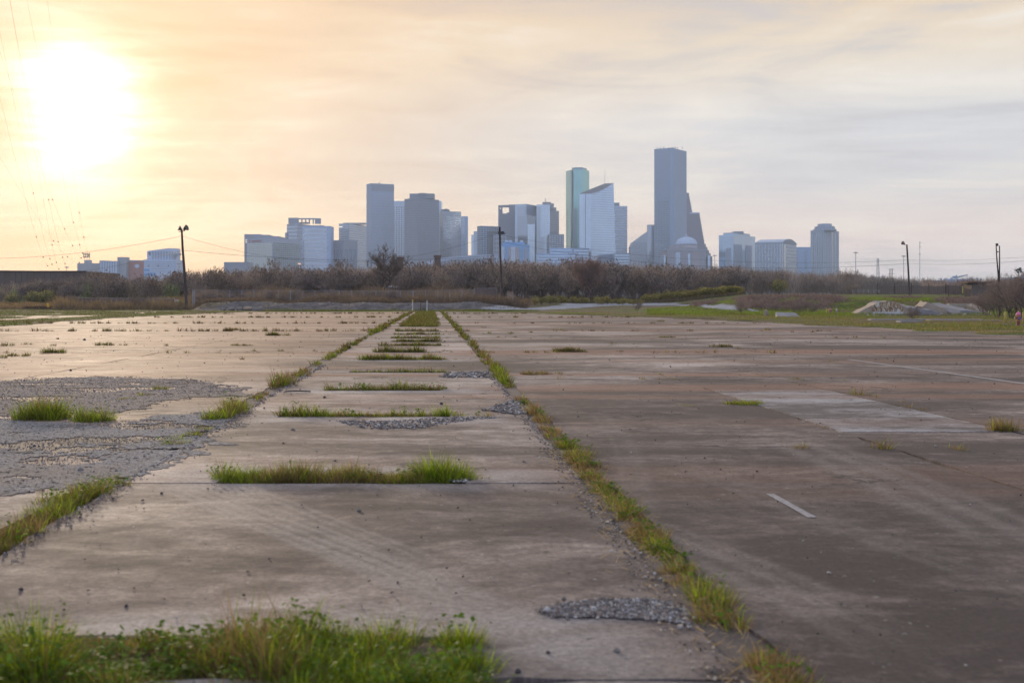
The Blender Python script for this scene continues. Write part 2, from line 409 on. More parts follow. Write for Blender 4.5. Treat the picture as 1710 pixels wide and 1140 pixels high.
    pit = t.noise(UV, 9, 3, .6); col = t.mix(t.mul(t.sstep(pit, .66, .72), .7), col, (.045, .035, .032)); col = t.mix(t.mul(t.sstep(pit, .33, .27), .45), col, (.48, .42, .38))
    oi = t.node('ShaderNodeObjectInfo').outputs['Random']
    rr = t.m('MULTIPLY_ADD', oi, .24, .88); cr = t.node('ShaderNodeCombineXYZ')
    for i in range(3): t.put(cr.inputs[i], rr)
    col = t.mix(1.0, col, cr.outputs[0], 'MULTIPLY')
    t.l.new(col, b.inputs['Base Color'])
    t.put(b.inputs['Roughness'], t.add(t.mul(mid, -.30), t.add(t.mul(sml, -.15), 1.03)))
    b.inputs['Specular IOR Level'].default_value = .5
    bn = t.node('ShaderNodeBump'); bn.inputs['Strength'].default_value = .5; bn.inputs['Distance'].default_value = .012
    t.put(bn.inputs['Height'], t.sub(t.add(t.mul(sml, .7), t.mul(grit, .35)), t.mul(ck, .8))); t.l.new(bn.outputs[0], b.inputs['Normal'])
    return m
M_CONC = concrete('weathered_concrete'); M_PALE = concrete('pale_concrete', 1.0)
pave = empty('concrete_pavement'); tag(pave, kind='structure')
def jitter_outline(pts, step, amp):
    out = []
    for i, p in enumerate(pts):
        q = pts[(i + 1) % len(pts)]; L = math.hypot(q[0] - p[0], q[1] - p[1]); k = max(1, int(L / step))
        nx, ny = -(q[1] - p[1]) / L, (q[0] - p[0]) / L
        for j in range(k):
            f = j / k; x = p[0] + (q[0] - p[0]) * f; y = p[1] + (q[1] - p[1]) * f
            a = (mnoise.noise((x * 1.7, y * 1.7, 3.1)) * 1.2 + mnoise.noise((x * 6, y * 6, 1.7)) * .6) * amp
            if j == 0: out.append((x, y))
            else: out.append((x + nx * a, y + ny * a))
    return out
def slab(pts, mat, step=.3, amp=.02):
    pts = [uv2(*p) for p in jitter_outline(pts, step, amp)]
    dz = random.uniform(-.003, .003)
    mb = MB(); mb.prism(pts, -.14, dz, bottom=False)
    o = mb.build('slab', mat, pave)
    tag(o); return o
UC = [-66, -57, -48, -39, -30.5, -25, -19.5, -14, -8.4, -2.87, 1.45, 5.0, 7.1, 10.4, 15.8, 21.2, 26.8, 32.4]
BAND_V = [4.85, 10.03, 15.7, 20.35, 25.4, 30.7, 35.3, 40.3, 44.2, 48.4, 53.5, 59.5]      # grassed slots across the lane
BAND_X = [(-2.4, .20), (-1.9, .30), (-2.14, .26), (-1.92, .16), (-1.86, .44), (-1.88, .28), (-1.75, .28), (-1.75, .30), (-1.6, .25), (-1.75, .3), (-1.8, .4), (-1.9, .4)]
BAND_D = [.62, .40, .42, .42, .42, .5, .5, .5, .6, .6, .8, .9]
for ci in range(len(UC) - 1):
    u0, u1 = UC[ci], UC[ci + 1]
    centre = abs(u0 + 2.87) < .01
    if centre: rows = [-3] + [q - .05 for q in BAND_V] + [64, 70, 80, 92, 108, 124, 140, V_FAR]
    elif u0 == 5.0: rows = [-3, 4, 9, 13.9, 20.4, 23.2, 35, 47, 60, 80, 108, 140, V_FAR]
    elif u0 > 0: rows = [-3, 4, 12.5, 23.2, 35, 47, 60, 80, 108, 140, V_FAR]
    else: rows = [-3, 4, 16, 25.5, 35, 47, 60, 80, 108, 140, V_FAR]
    for ri in range(len(rows) - 1):
        v0, v1 = rows[ri], rows[ri + 1]
        lim = .48 * v1 + 3
        if u1 - SL * v1 < -lim or u0 - SL * v1 > lim: continue
        if u0 > float(edge_right(np.array(v0))) + 2: continue
        jl = .14 if u0 == -2.87 else (.12 if u0 == 1.45 else .018); jr = .14 if u1 == -2.87 else (.13 if u1 == 1.45 else .018)
        jv = .02 if v0 < 60 else .04
        a, c, d, e = u0 + jl, u1 - jr, v0 + jv, v1 - jv
        big = u0 in (-2.87, 1.45) or u1 in (-2.87, 1.45)
        st = .22 if v1 < 30 else .8; am = .05 if big and v1 < 80 else .018
        if centre and v0 >= 69:                       # two runs with a grassed strip between them
            slab([(a, d), (-2.0, d), (-2.0, e), (a, e)], M_CONC, .8, .05)
            slab([(.35, d), (c, d), (c, e), (.35, e)], M_CONC, .8, .05); continue
        if centre and 1 <= ri <= len(BAND_V):
            x0, x1 = BAND_X[ri - 1]; dd = BAND_D[ri - 1]
            slab([(a, d), (x0, d), (x0, d + dd), (x1, d + dd), (x1, d), (c, d), (c, e), (a, e)], M_CONC, .15 if v1 < 30 else .5, .035)
        else:
            slab([(a, d), (c, d), (c, e), (a, e)], M_PALE if (u0 == 5.0 and v0 == 13.9) else M_CONC, st, am)
# soil and crushed stone packed in the two main joints
for uj, va, vb, top in ((-2.87, 9.6, 60, -.012), (1.46, 3.5, 60, -.02)):
    L_ = []; R_ = []
    for i in range(160):
        v = va + (vb - va) * i / 159; a_ = .17 + .05 * mnoise.noise((v * 1.3, uj, 0)); L_.append((uj - a_, v)); R_.append((uj + a_, v))
    mb = MB()
    zz_ = [top + .012 * mnoise.noise((i * .7, uj, 5)) for i in range(160)]
    for i in range(159):
        a, b2, c, d2 = uv2(*L_[i]), uv2(*R_[i]), uv2(*R_[i + 1]), uv2(*L_[i + 1]); mb.quad((a[0], a[1], zz_[i]), (b2[0], b2[1], zz_[i]), (c[0], c[1], zz_[i + 1]), (d2[0], d2[1], zz_[i + 1]))
    tag(mb.build('joint_soil', plain('joint_soil_%d' % (uj > 0), (.15, .12, .105), .95, 0, .5, 9, .6)), kind='structure')
# painted marks
pm, t, b = new_mat('worn_white_paint')
P = t.node('ShaderNodeNewGeometry').outputs['Position']
b.inputs['Roughness'].default_value = .8
t.l.new(t.mix(t.sstep(t.noise(P, 24, 6, .8), .30, .62), (.16, .14, .135), (.44, .42, .42)), b.inputs['Base Color'])
def mark(u0, v0, u1, v1, wd):
    d = Vector((u1 - u0, v1 - v0)).normalized(); n = Vector((-d.y, d.x)) * wd / 2
    pts = jitter_outline([(u0 + n.x, v0 + n.y), (u0 - n.x, v0 - n.y), (u1 - n.x, v1 - n.y), (u1 + n.x, v1 + n.y)], .05, .004)
    mb = MB(); mb.prism([uv2(*p) for p in pts], .0025, .0045); return mb
o = mark(2.80, 9.42, 2.81, 8.40, .065).build('painted_line', pm, pave)
o = mark(11.35, 31, 11.45, 20, .14).build('painted_line', pm, pave)
o = mark(11.45, 19.6, 11.5, 14, .14).build('painted_line', pm, pave)
# ------------------------------------------------------------------ buildings of the skyline
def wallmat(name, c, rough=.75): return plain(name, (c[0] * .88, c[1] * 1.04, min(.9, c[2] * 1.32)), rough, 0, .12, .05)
def glassmat(name, c, metal=.75, rough=.18):
    m, t, b = new_mat(name)
    P = t.node('ShaderNodeNewGeometry').outputs['Position']
    n = t.noise(t.mapping(P, sc=(1, 1, .6)), .045, 3, .5)
    t.l.new(t.mix(n, tuple(x * .86 for x in c), tuple(x * 1.14 for x in c)), b.inputs['Base Color'])
    b.inputs['Metallic'].default_value = metal; b.inputs['Roughness'].default_value = rough
    bn = t.node('ShaderNodeBump'); bn.inputs['Strength'].default_value = .25; bn.inputs['Distance'].default_value = .5
    t.l.new(t.noise(P, .12, 2), bn.inputs['Height']); t.l.new(bn.outputs[0], b.inputs['Normal'])
    return m
G_DARK = glassmat('dark_office_glass', (.30, .35, .43)); G_MID = glassmat('grey_office_glass', (.36, .43, .53))
G_BLUE = glassmat('blue_office_glass', (.42, .56, .72)); G_PALE = glassmat('pale_blue_glass', (.52, .64, .78))
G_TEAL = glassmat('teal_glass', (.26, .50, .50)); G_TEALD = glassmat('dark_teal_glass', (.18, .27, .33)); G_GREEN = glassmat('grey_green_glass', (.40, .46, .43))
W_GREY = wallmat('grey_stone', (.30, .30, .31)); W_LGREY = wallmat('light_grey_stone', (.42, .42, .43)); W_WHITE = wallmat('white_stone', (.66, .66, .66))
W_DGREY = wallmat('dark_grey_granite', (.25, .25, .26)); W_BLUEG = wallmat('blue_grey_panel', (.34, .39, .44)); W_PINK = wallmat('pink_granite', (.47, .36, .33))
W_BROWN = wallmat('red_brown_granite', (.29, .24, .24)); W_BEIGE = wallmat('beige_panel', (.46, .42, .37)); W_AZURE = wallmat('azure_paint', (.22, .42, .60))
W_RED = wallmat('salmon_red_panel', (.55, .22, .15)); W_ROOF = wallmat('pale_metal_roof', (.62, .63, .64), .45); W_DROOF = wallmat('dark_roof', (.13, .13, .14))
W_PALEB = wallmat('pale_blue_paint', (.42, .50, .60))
M_LIT = None
BYD = 2270.0
def frame(P, Q):
    d = Vector((Q[0] - P[0], Q[1] - P[1])); L = d.length; d /= L; n = Vector((d.y, -d.x)); return d, n, L   # n points to the camera side when P is left of Q
def fbox(mb, P, Q, a, c, z0, z1, proud, back=.0):
    """a shallow box standing proud of the face P-Q between distances a..c and heights z0..z1"""
    d, n, L = frame(P, Q)
    A = (P[0] + d.x * a - n.x * back, P[1] + d.y * a - n.y * back); B = (P[0] + d.x * c - n.x * back, P[1] + d.y * c - n.y * back)
    pr = proud + back
    C_ = (B[0] + n.x * pr, B[1] + n.y * pr); D_ = (A[0] + n.x * pr, A[1] + n.y * pr)
    i = len(mb.v)
    mb.v += [(D_[0], D_[1], z0), (C_[0], C_[1], z0), (C_[0], C_[1], z1), (D_[0], D_[1], z1), (A[0], A[1], z0), (B[0], B[1], z0), (B[0], B[1], z1), (A[0], A[1], z1)]
    mb.f += [(i, i + 1, i + 2, i + 3), (i + 3, i + 2, i + 6, i + 7), (i, i + 4, i + 5, i + 1), (i + 1, i + 5, i + 6, i + 2), (i + 4, i, i + 3, i + 7)]
def chain(x0, xc, x1, Y, k=1.0):
    """front chain in plan of a box seen on its corner (xc) or square on (xc None)"""
    if xc is None: return [(wx(x0, Y), Y), (wx(x1, Y), Y)]
    wl = (xc - x0) / F * Y; wr = (x1 - xc) / F * Y
    return [(wx(x0, Y + wl * k), Y + wl * k), (wx(xc, Y), Y), (wx(x1, Y + wr / k), Y + wr / k)]
def plan(ch, dp=40):
    if len(ch) == 3:
        a, b, c = ch; return [a, b, c, (a[0] + c[0] - b[0], a[1] + c[1] - b[1])]
    a, c = ch; return [a, c, (c[0] * (1 + dp / c[1] * 0) , c[1] + dp), (a[0], a[1] + dp)]
def ornament(root, ch, style, z0, z1, fl=3.9, sp=None, gl=None, bay=4.2, name=None, skip=0.0, face=None):
    mb = MB(); mb2 = MB()
    faces = [(ch[i], ch[i + 1]) for i in range(len(ch) - 1)]
    if face is not None: faces = [faces[face]]
    for P, Q in faces:
        d, n, L = frame(P, Q); n_f = max(1, int((z1 - z0) / fl))
        f = (z1 - z0) / n_f
        if style == 'bands':
            for i in range(n_f): fbox(mb, P, Q, .3, L - .3, z0 + f * i, z0 + f * (i + .48), .45)
        elif style in ('grid', 'slot'):
            nb = max(2, int(L / bay)); bw = L / nb
            ww, hh = (.58, .5) if style == 'grid' else (.45, .72)
            for i in range(n_f):
                for j in range(nb):
                    fbox(mb, P, Q, bw * (j + .5 - ww / 2), bw * (j + .5 + ww / 2), z0 + f * (i + .5 - hh / 2), z0 + f * (i + .5 + hh / 2), .12)
        elif style == 'curtain':
            for i in range(n_f + 1): fbox(mb, P, Q, 0, L, z0 + f * i - .5, z0 + f * i + .5, .22)
            nb = max(2, int(L / bay)); bw = L / nb
            for j in range(nb + 1): fbox(mb, P, Q, max(0, bw * j - .3), min(L, bw * j + .3), z0, z1, .17)
        elif style == 'vert':
            nb = max(2, int(L / bay)); bw = L / nb
            for j in range(nb): fbox(mb, P, Q, bw * (j + .2), bw * (j + .8), z0, z1, .4)
    if mb.v:
        nm = name or {'bands': 'spandrel_band', 'grid': 'window', 'slot': 'window', 'curtain': 'mullion', 'vert': 'pier'}[style]
        o = mb.build(nm, sp or gl, root); o['kind'] = 'stuff'
    return
def tower(name, label, x0, xc, x1, ytop, Y, wall, style=None, om=None, k=1.0, fl=3.9, bay=4.2, crown=0.0, dp=40, cat='office tower', slope=None, z0=0.0, parent=None, zs=6.0, cap=True):
    ch = chain(x0, xc, x1, Y, k); z1 = wz(ytop, Y)
    c = np.mean([p for p in plan(ch, dp)], axis=0)
    root = parent
    if root is None:
        root = empty(name, (float(c[0]), float(c[1]), 0)); tag(root, label, cat)
    ox, oy = root.location.x, root.location.y
    chl = [(p[0] - ox, p[1] - oy) for p in ch]; pl = [(p[0] - ox, p[1] - oy) for p in plan(ch, dp)]
    mb = MB(); mb.prism(pl, z0 - .5 if z0 == 0 else z0, z1, ztop=slope and [wz(s, Y) for s in slope]); mb.build('wall', wall, root)
    if style: ornament(root, chl, style, z0 + zs, (z1 if not slope else wz(max(slope), Y)) - crown, fl, om, None, bay)
    if cap and not slope:
        mb = MB(); cx_ = sum(p[0] for p in pl) / len(pl); cy_ = sum(p[1] for p in pl) / len(pl)
        mb.prism([(cx_ + (p[0] - cx_) * 1.006, cy_ + (p[1] - cy_) * 1.006) for p in pl], z1 - .9, z1 + .5); mb.build('parapet', wall, root)
    return root, chl, z1
def loc(root, p): return (p[0] - root.location.x, p[1] - root.location.y)
def roofbox(root, x0, x1, ytop, ybot, Y, mat, name='penthouse', dp=22):
    a = loc(root, (wx(x0, Y), Y)); c = loc(root, (wx(x1, Y), Y)); mb = MB()
    mb.prism([a, c, (c[0], c[1] + dp), (a[0], a[1] + dp)], wz(ybot, Y) - .3, wz(ytop, Y)); return mb.build(name, mat, root)
def mast(root, px, ytop, ybot, Y, r=.3, name='antenna', mat=None):
    a = loc(root, (wx(px, Y), Y)); mb = MB(); mb.tube([(a[0], a[1], wz(ybot, Y) - 1), (a[0], a[1], wz(ytop, Y))], [r, r * .5], 5); return mb.build(name, mat or W_DGREY, root)

# hotel, grey-green, left end of the skyline
r, ch, z = tower('hotel', 'grey green glass hotel with red roof lettering at the left end of the skyline', 412, 456, 503, 398, 2100, W_LGREY, None, k=.8, cat='hotel')
mg = MB()
for (P, Q) in ((ch[0], ch[1]), (ch[1], ch[2])):
    d, n, L = frame(P, Q); fbox(mg, P, Q, 2.0 if P is ch[0] else 1.0, L - 2.5, 2, z - 7, .25)
mg.build('glass_wall', G_GREEN, r)
ch2 = [(p[0], p[1] - .32) for p in ch]
ornament(r, ch2, 'curtain', 4, z - 7.3, 3.6, W_LGREY, None, 5)
a = Vector(ch[0]); c_ = Vector(ch[1]); dd = (c_ - a).normalized()
tx = bpy.data.curves.new('sign_lettering', 'FONT'); tx.body = 'MARRIOTT MARQUIS'; tx.size = 4.6; tx.extrude = .15; tx.resolution_u = 2
red = plain('red_sign', (.42, .05, .04), .6)
to = bpy.data.objects.new('tmp', tx); dgm = None
COL.objects.link(to); dg = bpy.context.evaluated_depsgraph_get(); mt = bpy.data.meshes.new_from_object(to.evaluated_get(dg)); COL.objects.unlink(to); bpy.data.objects.remove(to)
mt.materials.clear(); mt.materials.append(red)
so_ = link('sign_lettering', mt, r)
sc_ = 27.0 / max(v.co.x for v in mt.vertices)
so_.scale = (sc_, 1, 1); so_.rotation_euler = (math.pi / 2, 0, math.atan2(dd.y, dd.x)); nn_ = Vector((dd.y, -dd.x))
P0 = a + dd * 13 + nn_ * .7; so_.location = (P0.x, P0.y, z - 5.6)
mb = MB(); q = a + dd * 5 + nn_ * .3
for s_ in (-1, 1): fbox(mb, tuple(q), tuple(q + dd * 5), 2.5 + s_ * 1.2 - .6, 2.5 + s_ * 1.2 + .6, z - 6.2, z - 3.2, .4)
fbox(mb, tuple(q), tuple(q + dd * 5), 1.9, 3.1, z - 3.2, z - .8, .4); mb.build('sign_emblem', red, r)
roofbox(r, 408, 435, 391, 470, 2160, W_GREY, 'rear_wing', 60); roofbox(r, 425, 449, 392, 470, 2161, W_GREY, 'rear_wing', 60); roofbox(r, 440, 466, 394.5, 470, 2162, W_GREY, 'rear_wing', 60)
lit = MB()
m, t, b = new_mat('lit_window'); b.inputs['Emission Color'].default_value = (1, .85, .55, 1); b.inputs['Emission Strength'].default_value = .9; M_LIT = m
for yy in (401, 404.5):
    p = loc(r, (wx(410, 2159), 2159)); MB().box((p[0] + 2, p[1], wz(yy, 2160)), (3.5, .6, 1.6)).build('lit_window', M_LIT, r)
lit = MB(); p = ch[2]; fbox(lit, ch[1], ch[2], frame(ch[1], ch[2])[2] - 9, frame(ch[1], ch[2])[2] - 2.6, wz(441, 2140), wz(439, 2140), .7)
m, t, b = new_mat('orange_lit_window'); b.inputs['Emission Color'].default_value = (1, .42, .16, 1); b.inputs['Emission Strength'].default_value = 1.0
lit.build('lit_window', m, r)
# tower with open roof frame behind the hotel
r, ch, z = tower('office_tower', 'pale grey tower with a row of open square holes through its roof screen', 479, 497, 538, 374, 2320, W_LGREY, 'bands', G_MID, k=.6, fl=7.5)
mb = MB(); Yq = 2325; A = loc(r, (wx(478, Yq), Yq))
def scrn(x0, x1, y0, y1):
    a = loc(r, (wx(x0, Yq), Yq)); c = loc(r, (wx(x1, Yq), Yq)); mb.prism([a, c, (c[0], c[1] + 3), (a[0], a[1] + 3)], wz(y1, Yq), wz(y0, Yq))
scrn(481.5, 498, 363.6, 373.8); scrn(526.6, 535.7, 364.5, 373.9); scrn(498, 526.6, 364.2, 366.5)
for i, (xa, xb) in enumerate(((498, 498.6), (503, 504.8), (509.3, 511.2), (515.6, 517.4), (522.1, 523.7), (525.8, 526.6))): scrn(xa, xb, 366.5, 374)
scrn(498.6, 515.6, 371, 374)
mb.build('roof_screen', W_GREY, r)
roofbox(r, 476, 480, 388.5, 420, 2330, W_GREY, 'side_wing')
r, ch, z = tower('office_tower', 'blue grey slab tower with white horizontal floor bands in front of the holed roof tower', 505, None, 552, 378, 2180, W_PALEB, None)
P, Q = ch; L = frame(P, Q)[2]; mb = MB(); fbox(mb, P, Q, 1.8, L - 6.5, 4, z - 3, .3); mb.build('window_strip', G_MID, r)
mb = MB(); nfl = int((z - 8) / 8.2)
for i in range(nfl + 1): fbox(mb, (P[0], P[1] - .3), (Q[0], Q[1] - .3), 4.0, L - 7, 5 + i * 8.2, 5 + i * 8.2 + 4.4, .5)
o = mb.build('spandrel_band', W_WHITE, r); o['kind'] = 'stuff'
roofbox(r, 512, 540, 376.3, 378, 2190, W_GREY)
r, ch, z = tower('arena_building', 'low grey hall with tall framed windows between the banded slab and the bare tree', 552, 574, 597, 401, 2200, W_GREY, None, k=1.0, cat='arena')
for fi, (P, Q) in enumerate(((ch[0], ch[1]), (ch[1], ch[2]))):
    d, n, L = frame(P, Q); mb = MB()
    for i in range(3):
        for j in range(4): fbox(mb, P, Q, L * (.12 + .28 * i), L * (.12 + .28 * i + .2), 6 + j * 25, 6 + j * 25 + 20, .3)
    o = mb.build('window', G_MID if fi == 0 else G_BLUE, r); o['kind'] = 'stuff'
r, ch, z = tower('office_tower', 'beige grey tower with fine grid of windows left of the tallest plain topped tower', 566, 583, 612, 373.5, 2420, W_LGREY, 'bands', G_MID, k=.5, fl=4.6)
roofbox(r, 573, 611, 372, 374, 2450, W_GREY); ornament(r, ch, 'vert', 6, z - 6, sp=W_LGREY, bay=6, face=1)
mb = MB(); fbox(mb, ch[0], ch[1], 1, 9, wz(380, 2420), wz(377.5, 2420), .4); mb.build('lit_window', M_LIT, r)
# tall banded tower
r, ch, z = tower('skyscraper', 'tall pale blue grey banded tower with plain crown and thin aerial at left centre', 612, 620, 658, 306.5, 2300, W_BLUEG, 'bands', W_LGREY, k=2.2, fl=5.3, crown=17, cat='skyscraper')
mb = MB(); fbox(mb, ch[1], ch[2], 0, frame(ch[1], ch[2])[2], z - 15, z - .9, .5); mb.build('crown_panel', W_GREY, r)
mast(r, 654, 300, 307, 2320, .35); roofbox(r, 632, 634, 304.8, 307, 2320, W_DGREY, 'roof_unit', 4)
r, ch, z = tower('office_tower', 'white tower with rows of small dark windows between two grey towers', 656, None, 677, 336, 2420, W_WHITE, 'grid', G_DARK, fl=4.4, bay=4.6, crown=11)
r, ch, z = tower('skyscraper', 'dark grey banded tower with stepped penthouse in the left group', 675.5, 698, 733, 331, 2240, W_DGREY, 'bands', W_GREY, k=.9, fl=4.7, crown=4, cat='skyscraper')
roofbox(r, 684, 725, 323.3, 331, 2265, W_DGREY); roofbox(r, 699, 712, 322.4, 324, 2262, W_DGREY)
tower('office_tower', 'narrow light blue glass sliver behind the dark penthouse tower', 731, None, 737, 336, 2500, G_PALE, 'curtain', W_LGREY)
r, ch, z = tower('office_tower', 'charcoal glass tower with low rounded roof bump right of the penthouse tower', 735, 740, 770, 353, 2300, G_DARK, 'curtain', W_DGREY, k=2.0, fl=3.9, bay=3.6)
roofbox(r, 737, 750, 349.5, 354, 2330, W_DGREY); roofbox(r, 742, 747, 348.8, 350, 2330, W_DGREY)
r, ch, z = tower('office_tower', 'slim pale teal tower with a sunlit white edge right of the charcoal tower', 769, 776, 781.5, 361.5, 2380, W_PALEB, None, k=1)
ornament(r, ch, 'curtain', 4, z - 2, 4, G_PALE, None, 3, face=0)
# glass cluster left of the pole
r, ch, z = tower('office_block', 'glass block of three stepped heights beside the middle wooden pole', 797, 803, 834, 377.5, 2300, G_BLUE, 'curtain', W_LGREY, k=1.6, fl=4.2, bay=6)
roofbox(r, 791, 798, 386, 470, 2320, G_MID, 'side_wing', 30); roofbox(r, 787, 792, 392, 470, 2330, G_PALE, 'side_wing', 30)
mb = MB(); fbox(mb, ch[1], ch[2], 14, frame(ch[1], ch[2])[2], 5, wz(386, 2300), .35); mb.build('dark_toned_glass', G_DARK, r)  # darker lower part paints a reflection into the facade colour
r, ch, z = tower('parking_structure', 'pale open concrete frame block behind the middle wooden pole', 824, None, 845, 391, 2180, W_DGREY, None, cat='parking garage')
mb = MB(); P, Q = ch; L = frame(P, Q)[2]
for i in range(5): fbox(mb, P, Q, min(L - 1.2, i * L / 4.2), min(L, i * L / 4.2 + 1.2), 2, z, .8)
for i in range(15): fbox(mb, P, Q, 0, L, 3 + i * z / 15, 4.6 + i * z / 15, .6)
o = mb.build('frame', W_LGREY, r)
# hotel with a hole in the roof
r, ch, z = tower('glass_tower', 'dark tower with a square opening cut through its top corner', 832, None, 863, 356.5, 2300, W_DGREY, 'bands', W_GREY, fl=4.2, cat='hotel', cap=False)
mb = MB(); Yq = 2300
def pc(x0, x1, y0, y1, dpt=12):
    a = loc(r, (wx(x0, Yq), Yq)); c = loc(r, (wx(x1, Yq), Yq)); mb.prism([a, c, (c[0], c[1] + dpt), (a[0], a[1] + dpt)], wz(y1, Yq), wz(y0, Yq))
pc(832, 834.5, 342.8, 356.5); pc(834.5, 836.5, 342.8, 346.4); pc(834.5, 836.5, 348.8, 356.5); pc(836.5, 839.2, 342.8, 356.5); pc(839.2, 850, 342.3, 345.7); pc(850, 863, 341.6, 356.5); pc(846, 850, 355, 356.5)
mb.build('roof_frame', W_DGREY, r)
r, ch, z = tower('glass_tower', 'many faceted blue glass tower with darker stepped lower box in the centre of the skyline', 860, 879, 897, 341, 2250, G_BLUE, 'curtain', G_MID, k=.5, fl=4.2, bay=5, cat='office tower')
mb = MB(); fbox(mb, ch[0], ch[1], 5, frame(ch[0], ch[1])[2] - 1, 5, z - 4, .35); mb.build('dark_toned_glass', G_MID, r)
tower('', '', 865, 880.5, 894.5, 359.5, 2215, G_MID, 'bands', G_DARK, k=.5, fl=4.2, parent=r)
tower('', '', 881, None, 893, 374.5, 2205, G_PALE, 'curtain', G_MID, fl=4.2, parent=r, dp=8)
ch2 = [ch[1], ch[2]]
r2, ch, z = tower('glass_tower', 'pale blue curved glass tower with a dark vertical slot right of the faceted tower', 896, None, 918.5, 342, 2262, G_PALE, 'curtain', G_MID, fl=4.2, bay=5, cat='office tower')
mb = MB(); L = frame(ch[0], ch[1])[2]; fbox(mb, ch[0], ch[1], 1.4, 8, 4, z - 3, .4); fbox(mb, ch[0], ch[1], 8, 15, 4, wz(396, 2262), .3); mb.build('dark_toned_glass', G_MID, r2)
r, ch, z = tower('office_tower', 'pinkish beige tower stepping down to the right with a roof aerial', 906, None, 933.5, 352.5, 2420, W_PINK, 'bands', W_GREY, fl=5)
for x1, y in ((929, 346.7), (925, 340)): 
    tower('', '', 906, None, x1, y, 2421, W_PINK, 'bands', W_GREY, fl=5, parent=r, z0=wz(353, 2421), zs=1, dp=30)
roofbox(r, 906, 920, 337.5, 340, 2425, W_DGREY); mast(r, 910.5, 330, 338, 2425, .9); mast(r, 913, 334, 338, 2425, .4)
r, ch, z = tower('office_block', 'dark blue grid windowed block below the pink tower', 916, None, 942, 391.5, 2210, W_DGREY, 'grid', G_MID, fl=4, bay=5)
roofbox(r, 918.5, 931, 387.3, 392, 2215, W_DGREY); 
r, ch, z = tower('apartment_block', 'bright azure and white painted apartment block with white roof drums', 836, None, 884, 409, 1900, W_AZURE, None, cat='apartment block', dp=20)
mb = MB(); mw = MB(); mbr = MB(); P, Q = ch; L = frame(P, Q)[2]
for a, c in ((1.5, 6.2), (17.5, 24.2)): fbox(mb, P, Q, a, c, 4, z - 3, 1.0)
for a, c in ((13, 17.5), (24.2, 30.5), (41, 44)): fbox(mbr, P, Q, a, c, 4, z - 4, .5)
for j in range(16):
    for i in range(24): 
        fbox(mw, (P[0], P[1] - (1.0 if any(a < 1 + j * 3 < c for a, c in ((1.5, 6.2), (17.5, 24.2))) else .5)), (Q[0], Q[1] - (1.0 if any(a < 1 + j * 3 < c for a, c in ((1.5, 6.2), (17.5, 24.2))) else .5)), .5 + j * 3, 1.7 + j * 3, 6 + i * 3.4, 7.8 + i * 3.4, .15)
mb.build('white_bay', W_WHITE, r); mbr.build('grey_bay', W_PINK, r); o = mw.build('window', G_DARK, r); o['kind'] = 'stuff'
roofbox(r, 840, 876, 404.3, 409.2, 1903, W_AZURE, 'penthouse', 12)
for xx in (846, 852, 871):
    p = loc(r, (wx(xx, 1908), 1908)); MB().lathe((p[0], p[1], wz(404.4, 1908)), [(2.8, 0), (2.8, 2.4), (1.6, 3.2)], 10).build('roof_drum', W_WHITE, r)
for x0, x1, y, Y, w_, lb in ((918, 957, 414.5, 2050, W_PALEB, 'low pale blue flat roofed block left of the teal tower'), (896, 962, 424, 1980, W_PALEB, 'long low pale block at the foot of the glass towers'), (958, 984, 415, 2020, W_BLUEG, 'small blue grey block at the foot of the sloping glass tower'),
                            (1026, 1051, 423, 2100, W_LGREY, 'low banded annex right of the sloping glass tower')):
    tower('office_block', lb, x0, None, x1, y, Y, w_, 'bands', G_BLUE, fl=5, cat='office block')
# teal tower
Y = 2330; pts = [(945.2, Y + 30), (953, Y + 6), (953.8, Y + 7), (957, Y + 5.5), (957.6, Y), (974, Y), (983.8, Y + 22)]
tp = [(wx(x, y), y) for x, y in pts]; cxy = (wx(965, Y + 30), Y + 30); z = wz(280, Y)
r = empty('skyscraper', (cxy[0], cxy[1], 0)); tag(r, 'tall faceted teal green glass tower with dark vertical stripe behind the sloping roofed tower', 'skyscraper')
lp = [(p[0] - cxy[0], p[1] - cxy[1]) for p in tp]
MB().prism(lp + [(lp[-1][0] * .6, 34), (lp[0][0] * .6, 34)], -.5, z - 4).build('wall', G_TEAL, r)
MB().prism([(p[0] * .8, p[1] + 3) for p in lp[1:]] + [(10, 24), (-10, 24)], z - 4, z + 1).build('penthouse', G_TEALD, r)
ornament(r, lp[:2], 'curtain', 4, z - 5, 4, G_TEALD, None, 6); ornament(r, lp[4:], 'curtain', 4, z - 5, 4, G_TEAL, None, 6, name='mullion')
mb = MB(); fbox(mb, lp[1], lp[4], .4, 5.0, 2, z - 4.2, .5); fbox(mb, lp[4], lp[5], -1.5, 7.5, 2, wz(348, Y), .45); fbox(mb, lp[0], lp[1], 7, 9.5, 2, wz(349, Y), .3); mb.build('dark_toned_glass', G_TEALD, r)  # full-height stripe is real; the lower dark strips are a painted reflection
for xx, yy in ((955, 277), (971, 275.5)): mast(r, xx, yy, 281, Y + 10, .25)
